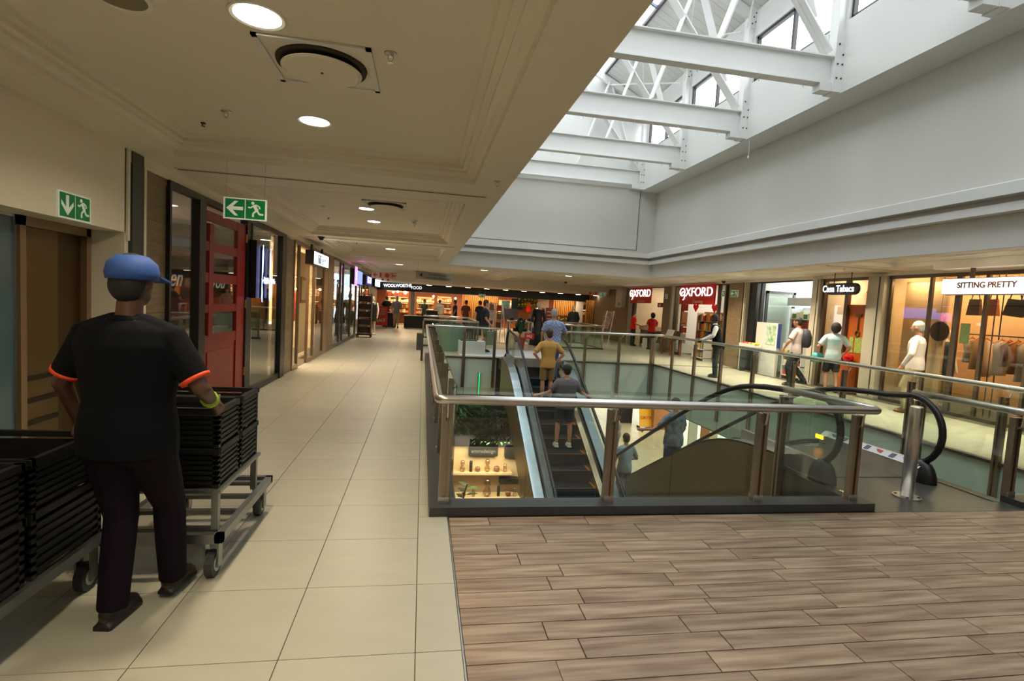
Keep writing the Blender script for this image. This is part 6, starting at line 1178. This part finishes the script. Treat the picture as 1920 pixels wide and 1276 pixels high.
person('security guard in a dark vest and white shirt leaning on the right railing', (7.72, 12.75, 0), math.radians(62), 1.68, SKIN_D, HAIR_B, NAVY, cl('dark_green_trousers', (26, 38, 40)), sleeve=None, pose={'le': (-.28, .14, 1.16), 'lh': (-.12, .40, 1.0), 're': (.28, .14, 1.14), 'rh': (.1, .42, 1.0)}, lean=.16)
# white sleeves of the guard's shirt
gd = [o for o in C.objects if o.name.startswith('person') and 'guard' in o.get('label', '')][0]; m = MB(); s = 1.68 / 1.76
for q, e, h2 in ((-1, (-.28, .14, 1.16), (-.12, .40, 1.0)), (1, (.28, .14, 1.14), (.1, .42, 1.0))):
    a = (q * .19, .08, 1.37); m.tube([tuple(v * s for v in p) for p in (a, e)], [.07 * s, .055 * s], 12, True); m.tube([tuple(v * s for v in p) for p in (e, tuple(e[i] + (h2[i] - e[i]) * .9 for i in range(3)))], [.055 * s, .042 * s], 12, True)
m.rings([(0, .09 * s, 1.42 * s, .075 * s, .07 * s), (0, .1 * s, 1.5 * s, .062 * s, .06 * s)], 12)
remesh(m.build('white_sleeves', WHITE, gd, local=True, smooth=True), .015)
person('young man with a dark backpack walking past the fruit shop', (9.15, 11.6, 0), math.radians(35), 1.72, SKIN_L, HAIR_B, cl('offwhite', (206, 190, 186)), cl('black_trousers', (26, 26, 26)), pose=dict(walk, le=(-.3, .08, 1.15), lh=(-.28, .2, .95)))
bp = [o for o in C.objects if o.name.startswith('person') and 'backpack' in o.get('label', '')][0]; o = MB().rings([(0, -.2, .98, .13, .07), (0, -.22, 1.05, .17, .1), (0, -.22, 1.25, .17, .1), (0, -.2, 1.4, .13, .07), (0, -.17, 1.44, .05, .03)], 14).build('backpack_shell', mat('backpack', (40, 44, 56), .7), None, smooth=True)
o.name = 'backpack'; o.location = (9.15, 11.6, 0); o.rotation_euler = (0, 0, math.radians(35)); tag(o, 'dark grey backpack on the back of the young man by the fruit shop', 'backpack')
PASTEL = cl('pastel', (226, 214, 216), var=.6, vscale=4, var2=(150, 206, 214))
person('woman in a white, pink and blue t-shirt and black shorts outside the tobacco shop', (9.45, 10.75, 0), math.radians(-25), 1.64, SKIN_L, HAIR_B, PASTEL, cl('black_shorts', (20, 20, 24)), shorts=True, pose={'le': (-.34, .0, 1.14), 'lh': (-.3, .1, .95), 're': (.36, .0, 1.14), 'rh': (.3, .14, 1.0), 'lk': (-.1, .1, .5), 'ra': (.1, -.12, .1)}, longhair=True)
o = MB().rings([(-.3, .1, .68, .12, .06), (-.3, .1, .8, .14, .07), (-.3, .1, .9, .08, .04)], 12).build('shoulder_bag', mat('turquoise', (40, 150, 150), .6), None, smooth=True); o.location = (9.45, 10.75, 0); o.rotation_euler = (0, 0, math.radians(-25)); tag(o, 'turquoise bag carried by the woman in the pastel t-shirt', 'bag')
person('white-haired man in a pale shirt and khaki trousers outside the clothes shop window', (9.2, 8.45, 0), math.radians(30), 1.76, SKIN_L, HAIR_G, cl('pale_shirt', (214, 206, 196)), cl('stone_trousers', (176, 160, 120)), sleeve='long', pose=dict(walk, le=(-.3, .0, 1.14), lh=(-.28, .12, .92)), shoes=mat('shoe_tan', (110, 76, 48), .6))
RSH = cl('bright_red', (206, 26, 18))
person('bookshop assistant in a red shirt standing left of the till counter', (9.75, 23.3, 0), math.radians(-90), 1.62, SKIN_L, HAIR_BR, RSH, cl('black_trousers', (26, 26, 26)), pose={'rh': (.16, .36, 1.05), 'lh': (-.16, .36, 1.05)}, vox=.02)
person('bookshop assistant in a red shirt standing right of the till counter', (9.85, 21.5, 0), math.radians(10), 1.6, SKIN_L, HAIR_B, RSH, cl('black_trousers', (26, 26, 26)), pose={'lh': (-.3, .34, 1.1), 'rh': (.1, .3, .98)}, vox=.02, longhair=True)
person('man in a black top standing behind the far glass railing', (7.0, 23.9, 0), 0, 1.72, SKIN_L, HAIR_G, cl('black_top', (18, 18, 20)), cl('grey_trousers', (96, 104, 96)), sleeve='long', vox=.02, fat=1.1)
person('walking person in dark top and olive shorts left of the escalator top', (2.0, 16.9, 0), math.radians(-90), 1.72, SKIN_L, HAIR_BR, cl('dark_top', (34, 32, 38)), cl('olive_shorts', (110, 112, 84)), shorts=True, pose=dict(walk, re=(.26, .0, 1.14), rh=(.24, .16, .95)), vox=.016)
o = MB().bbox(2.05, 2.35, 16.55, 16.75, .28, .72, .02).build('shopping_bag', mat('bag_green', (120, 128, 96), .7), None); tag(o, 'olive green shopping bag carried by the walking person on the far side', 'bag')
person('person in a grey shirt and beige shorts at the food store counter', (-1.35, 28.3, 0), 0, 1.68, SKIN_L, HAIR_G, cl('grey_shirt', (130, 126, 128)), cl('beige_shorts', (170, 150, 110)), shorts=True, vox=.024, lean=.12)
for i, (x, y, r, c, lg, hh, l) in enumerate(((-2.0, 30.3, .3, (30, 26, 24), (40, 36, 34), 1.66, 'person in black at the left counter of the food store'), (.1, 30.4, 2.5, (70, 90, 60), (60, 60, 66), 1.6, 'shopper in green behind the long dark counter'), (.95, 30.3, 0, (210, 206, 200), (60, 60, 66), 1.62, 'shopper in white right of the tall black display block'), (1.75, 29.0, 1.6, (30, 34, 44), (40, 40, 44), 1.66, 'shopper in dark clothes left of the timber slat screen'), (2.2, 27.2, -.6, (120, 60, 50), (50, 40, 40), 1.68, 'shopper in a dull red top in front of the timber slat screen'), (2.75, 25.6, .5, (24, 32, 56), (30, 34, 44), 1.7, 'shopper in navy near the white slanted frame stand'), (3.15, 24.6, 2.8, (150, 110, 100), (50, 50, 60), 1.64, 'shopper in pinkish brown near the white slanted frame stand'))):
    person(l, (x, y, 0), r, hh, SKIN_L, HAIR_B if i % 2 else HAIR_BR, cl('far%d' % i, c), cl('farl%d' % i, lg), vox=.026)

# ================================================================ the two stock trolleys
CRT = mat('crate_black', (17, 16, 16), .45); ALU = mat('trolley_aluminium', (150, 152, 150), .35, .9)
def crate(x0, x1, y0, y1, z0, h_, label):
    t = thing('crate', label, 'crate', ((x0 + x1) / 2, (y0 + y1) / 2, z0), 'black vented crates on the trolleys')
    MB().box(x0 + .02, x1 - .02, y0 + .02, y1 - .02, z0, z0 + .02).build('base', CRT, t)
    m = MB()
    for k in range(7):
        z = z0 + .02 + k * (h_ - .05) / 6; m.box(x0, x1, y0, y0 + .012, z, z + .018); m.box(x0, x1, y1 - .012, y1, z, z + .018); m.box(x0, x0 + .012, y0, y1, z, z + .018); m.box(x1 - .012, x1, y0, y1, z, z + .018)
    o = m.build('side_slats', CRT, t); o['kind'] = 'stuff'
    m = MB()
    for a in (x0, x1 - .03):
        for b in (y0, y1 - .03): m.box(a, a + .03, b, b + .03, z0, z0 + h_)
    m.box(x0 + .012, x1 - .012, y0 + .012, y0 + .018, z0 + .02, z0 + h_ - .06); m.box(x0 + .012, x1 - .012, y1 - .018, y1 - .012, z0 + .02, z0 + h_ - .06); m.box(x0 + .012, x0 + .018, y0, y1, z0 + .02, z0 + h_ - .06); m.box(x1 - .018, x1 - .012, y0, y1, z0 + .02, z0 + h_ - .06)
    o = m.build('inner_wall', CRT, t); MB().box(x0 - .006, x1 + .006, y0 - .006, y0 + .02, z0 + h_ - .03, z0 + h_).box(x0 - .006, x1 + .006, y1 - .02, y1 + .006, z0 + h_ - .03, z0 + h_).box(x0 - .006, x0 + .02, y0, y1, z0 + h_ - .03, z0 + h_).box(x1 - .02, x1 + .006, y0, y1, z0 + h_ - .03, z0 + h_).build('rim', CRT, t)
def trolley(x0, x1, y0, y1, zd, label, up):
    t = thing('stock_trolley', label, 'trolley', ((x0 + x1) / 2, (y0 + y1) / 2, 0))
    m = MB(); m.box(x0, x1, y0, y0 + .04, zd - .05, zd); m.box(x0, x1, y1 - .04, y1, zd - .05, zd); m.box(x0, x0 + .04, y0, y1, zd - .05, zd); m.box(x1 - .04, x1, y0, y1, zd - .05, zd); m.build('deck_frame', ALU, t)
    for k in range(4): MB().box(x0 + .04, x1 - .04, y0 + .1 + k * (y1 - y0 - .24) / 3, y0 + .14 + k * (y1 - y0 - .24) / 3, zd - .03, zd - .005).build('cross_slat', ALU, t)
    for a in (x0 + .07, x1 - .07):
        for b in (y0 + .07, y1 - .07):
            w_ = MB().tube([(a - .022, b, .075), (a + .022, b, .075)], .075, 18).build('wheel', mat('tyre_grey', (60, 62, 60), .6), t); MB().tube([(a - .026, b, .075), (a + .026, b, .075)], .045, 14).build('wheel_hub', mat('hub_pale', (170, 176, 168), .4), w_)
            m = MB(); m.box(a - .04, a - .03, b - .03, b + .03, .06, zd - .04); m.box(a + .03, a + .04, b - .03, b + .03, .06, zd - .04); m.box(a - .05, a + .05, b - .05, b + .05, zd - .065, zd - .05); m.build('fork', ALU, t)
    if up: MB().tube([(x1 - .03, y0 - .02, zd), (x1 - .03, y0 - .02, zd + up), (x1 - .35, y0 - .02, zd + up), (x1 - .35, y0 - .02, zd)], .016, 8).build('push_frame', ALU, t)
    return t
T1 = trolley(-1.68, -1.04, 3.05, 4.05, .27, 'aluminium platform trolley of black crates in front of the man', 0)
for q in (-1.64, -1.1):
    for y in (3.12, 3.8): MB().box(q - .018, q + .018, y - .018, y + .018, .27, .5).build('upright', ALU, T1)
MB().box(-1.68, -1.07, 3.1, 3.84, .485, .505).build('upper_tray', ALU, T1)
for y0, y1, w_ in ((3.12, 3.46, 'near'), (3.48, 3.82, 'far')):
    crate(-1.66, -1.09, y0, y1, .508, .225, 'lower %s black crate on the trolley in front of the man' % w_); crate(-1.66, -1.09, y0, y1, .737, .225, 'upper %s black crate on the trolley in front of the man' % w_)
trolley(-2.4, -1.62, 1.95, 3.08, .30, 'aluminium platform trolley of black crates at the left edge behind the man', 0)
for y0, y1, w_ in ((1.98, 2.5, 'near'), (2.54, 3.05, 'far')):
    crate(-2.36, -1.64, y0, y1, .302, .3, 'lower %s black crate on the left trolley' % w_); crate(-2.36, -1.64, y0, y1,   .606, .24, 'upper %s black crate on the left trolley' % w_)
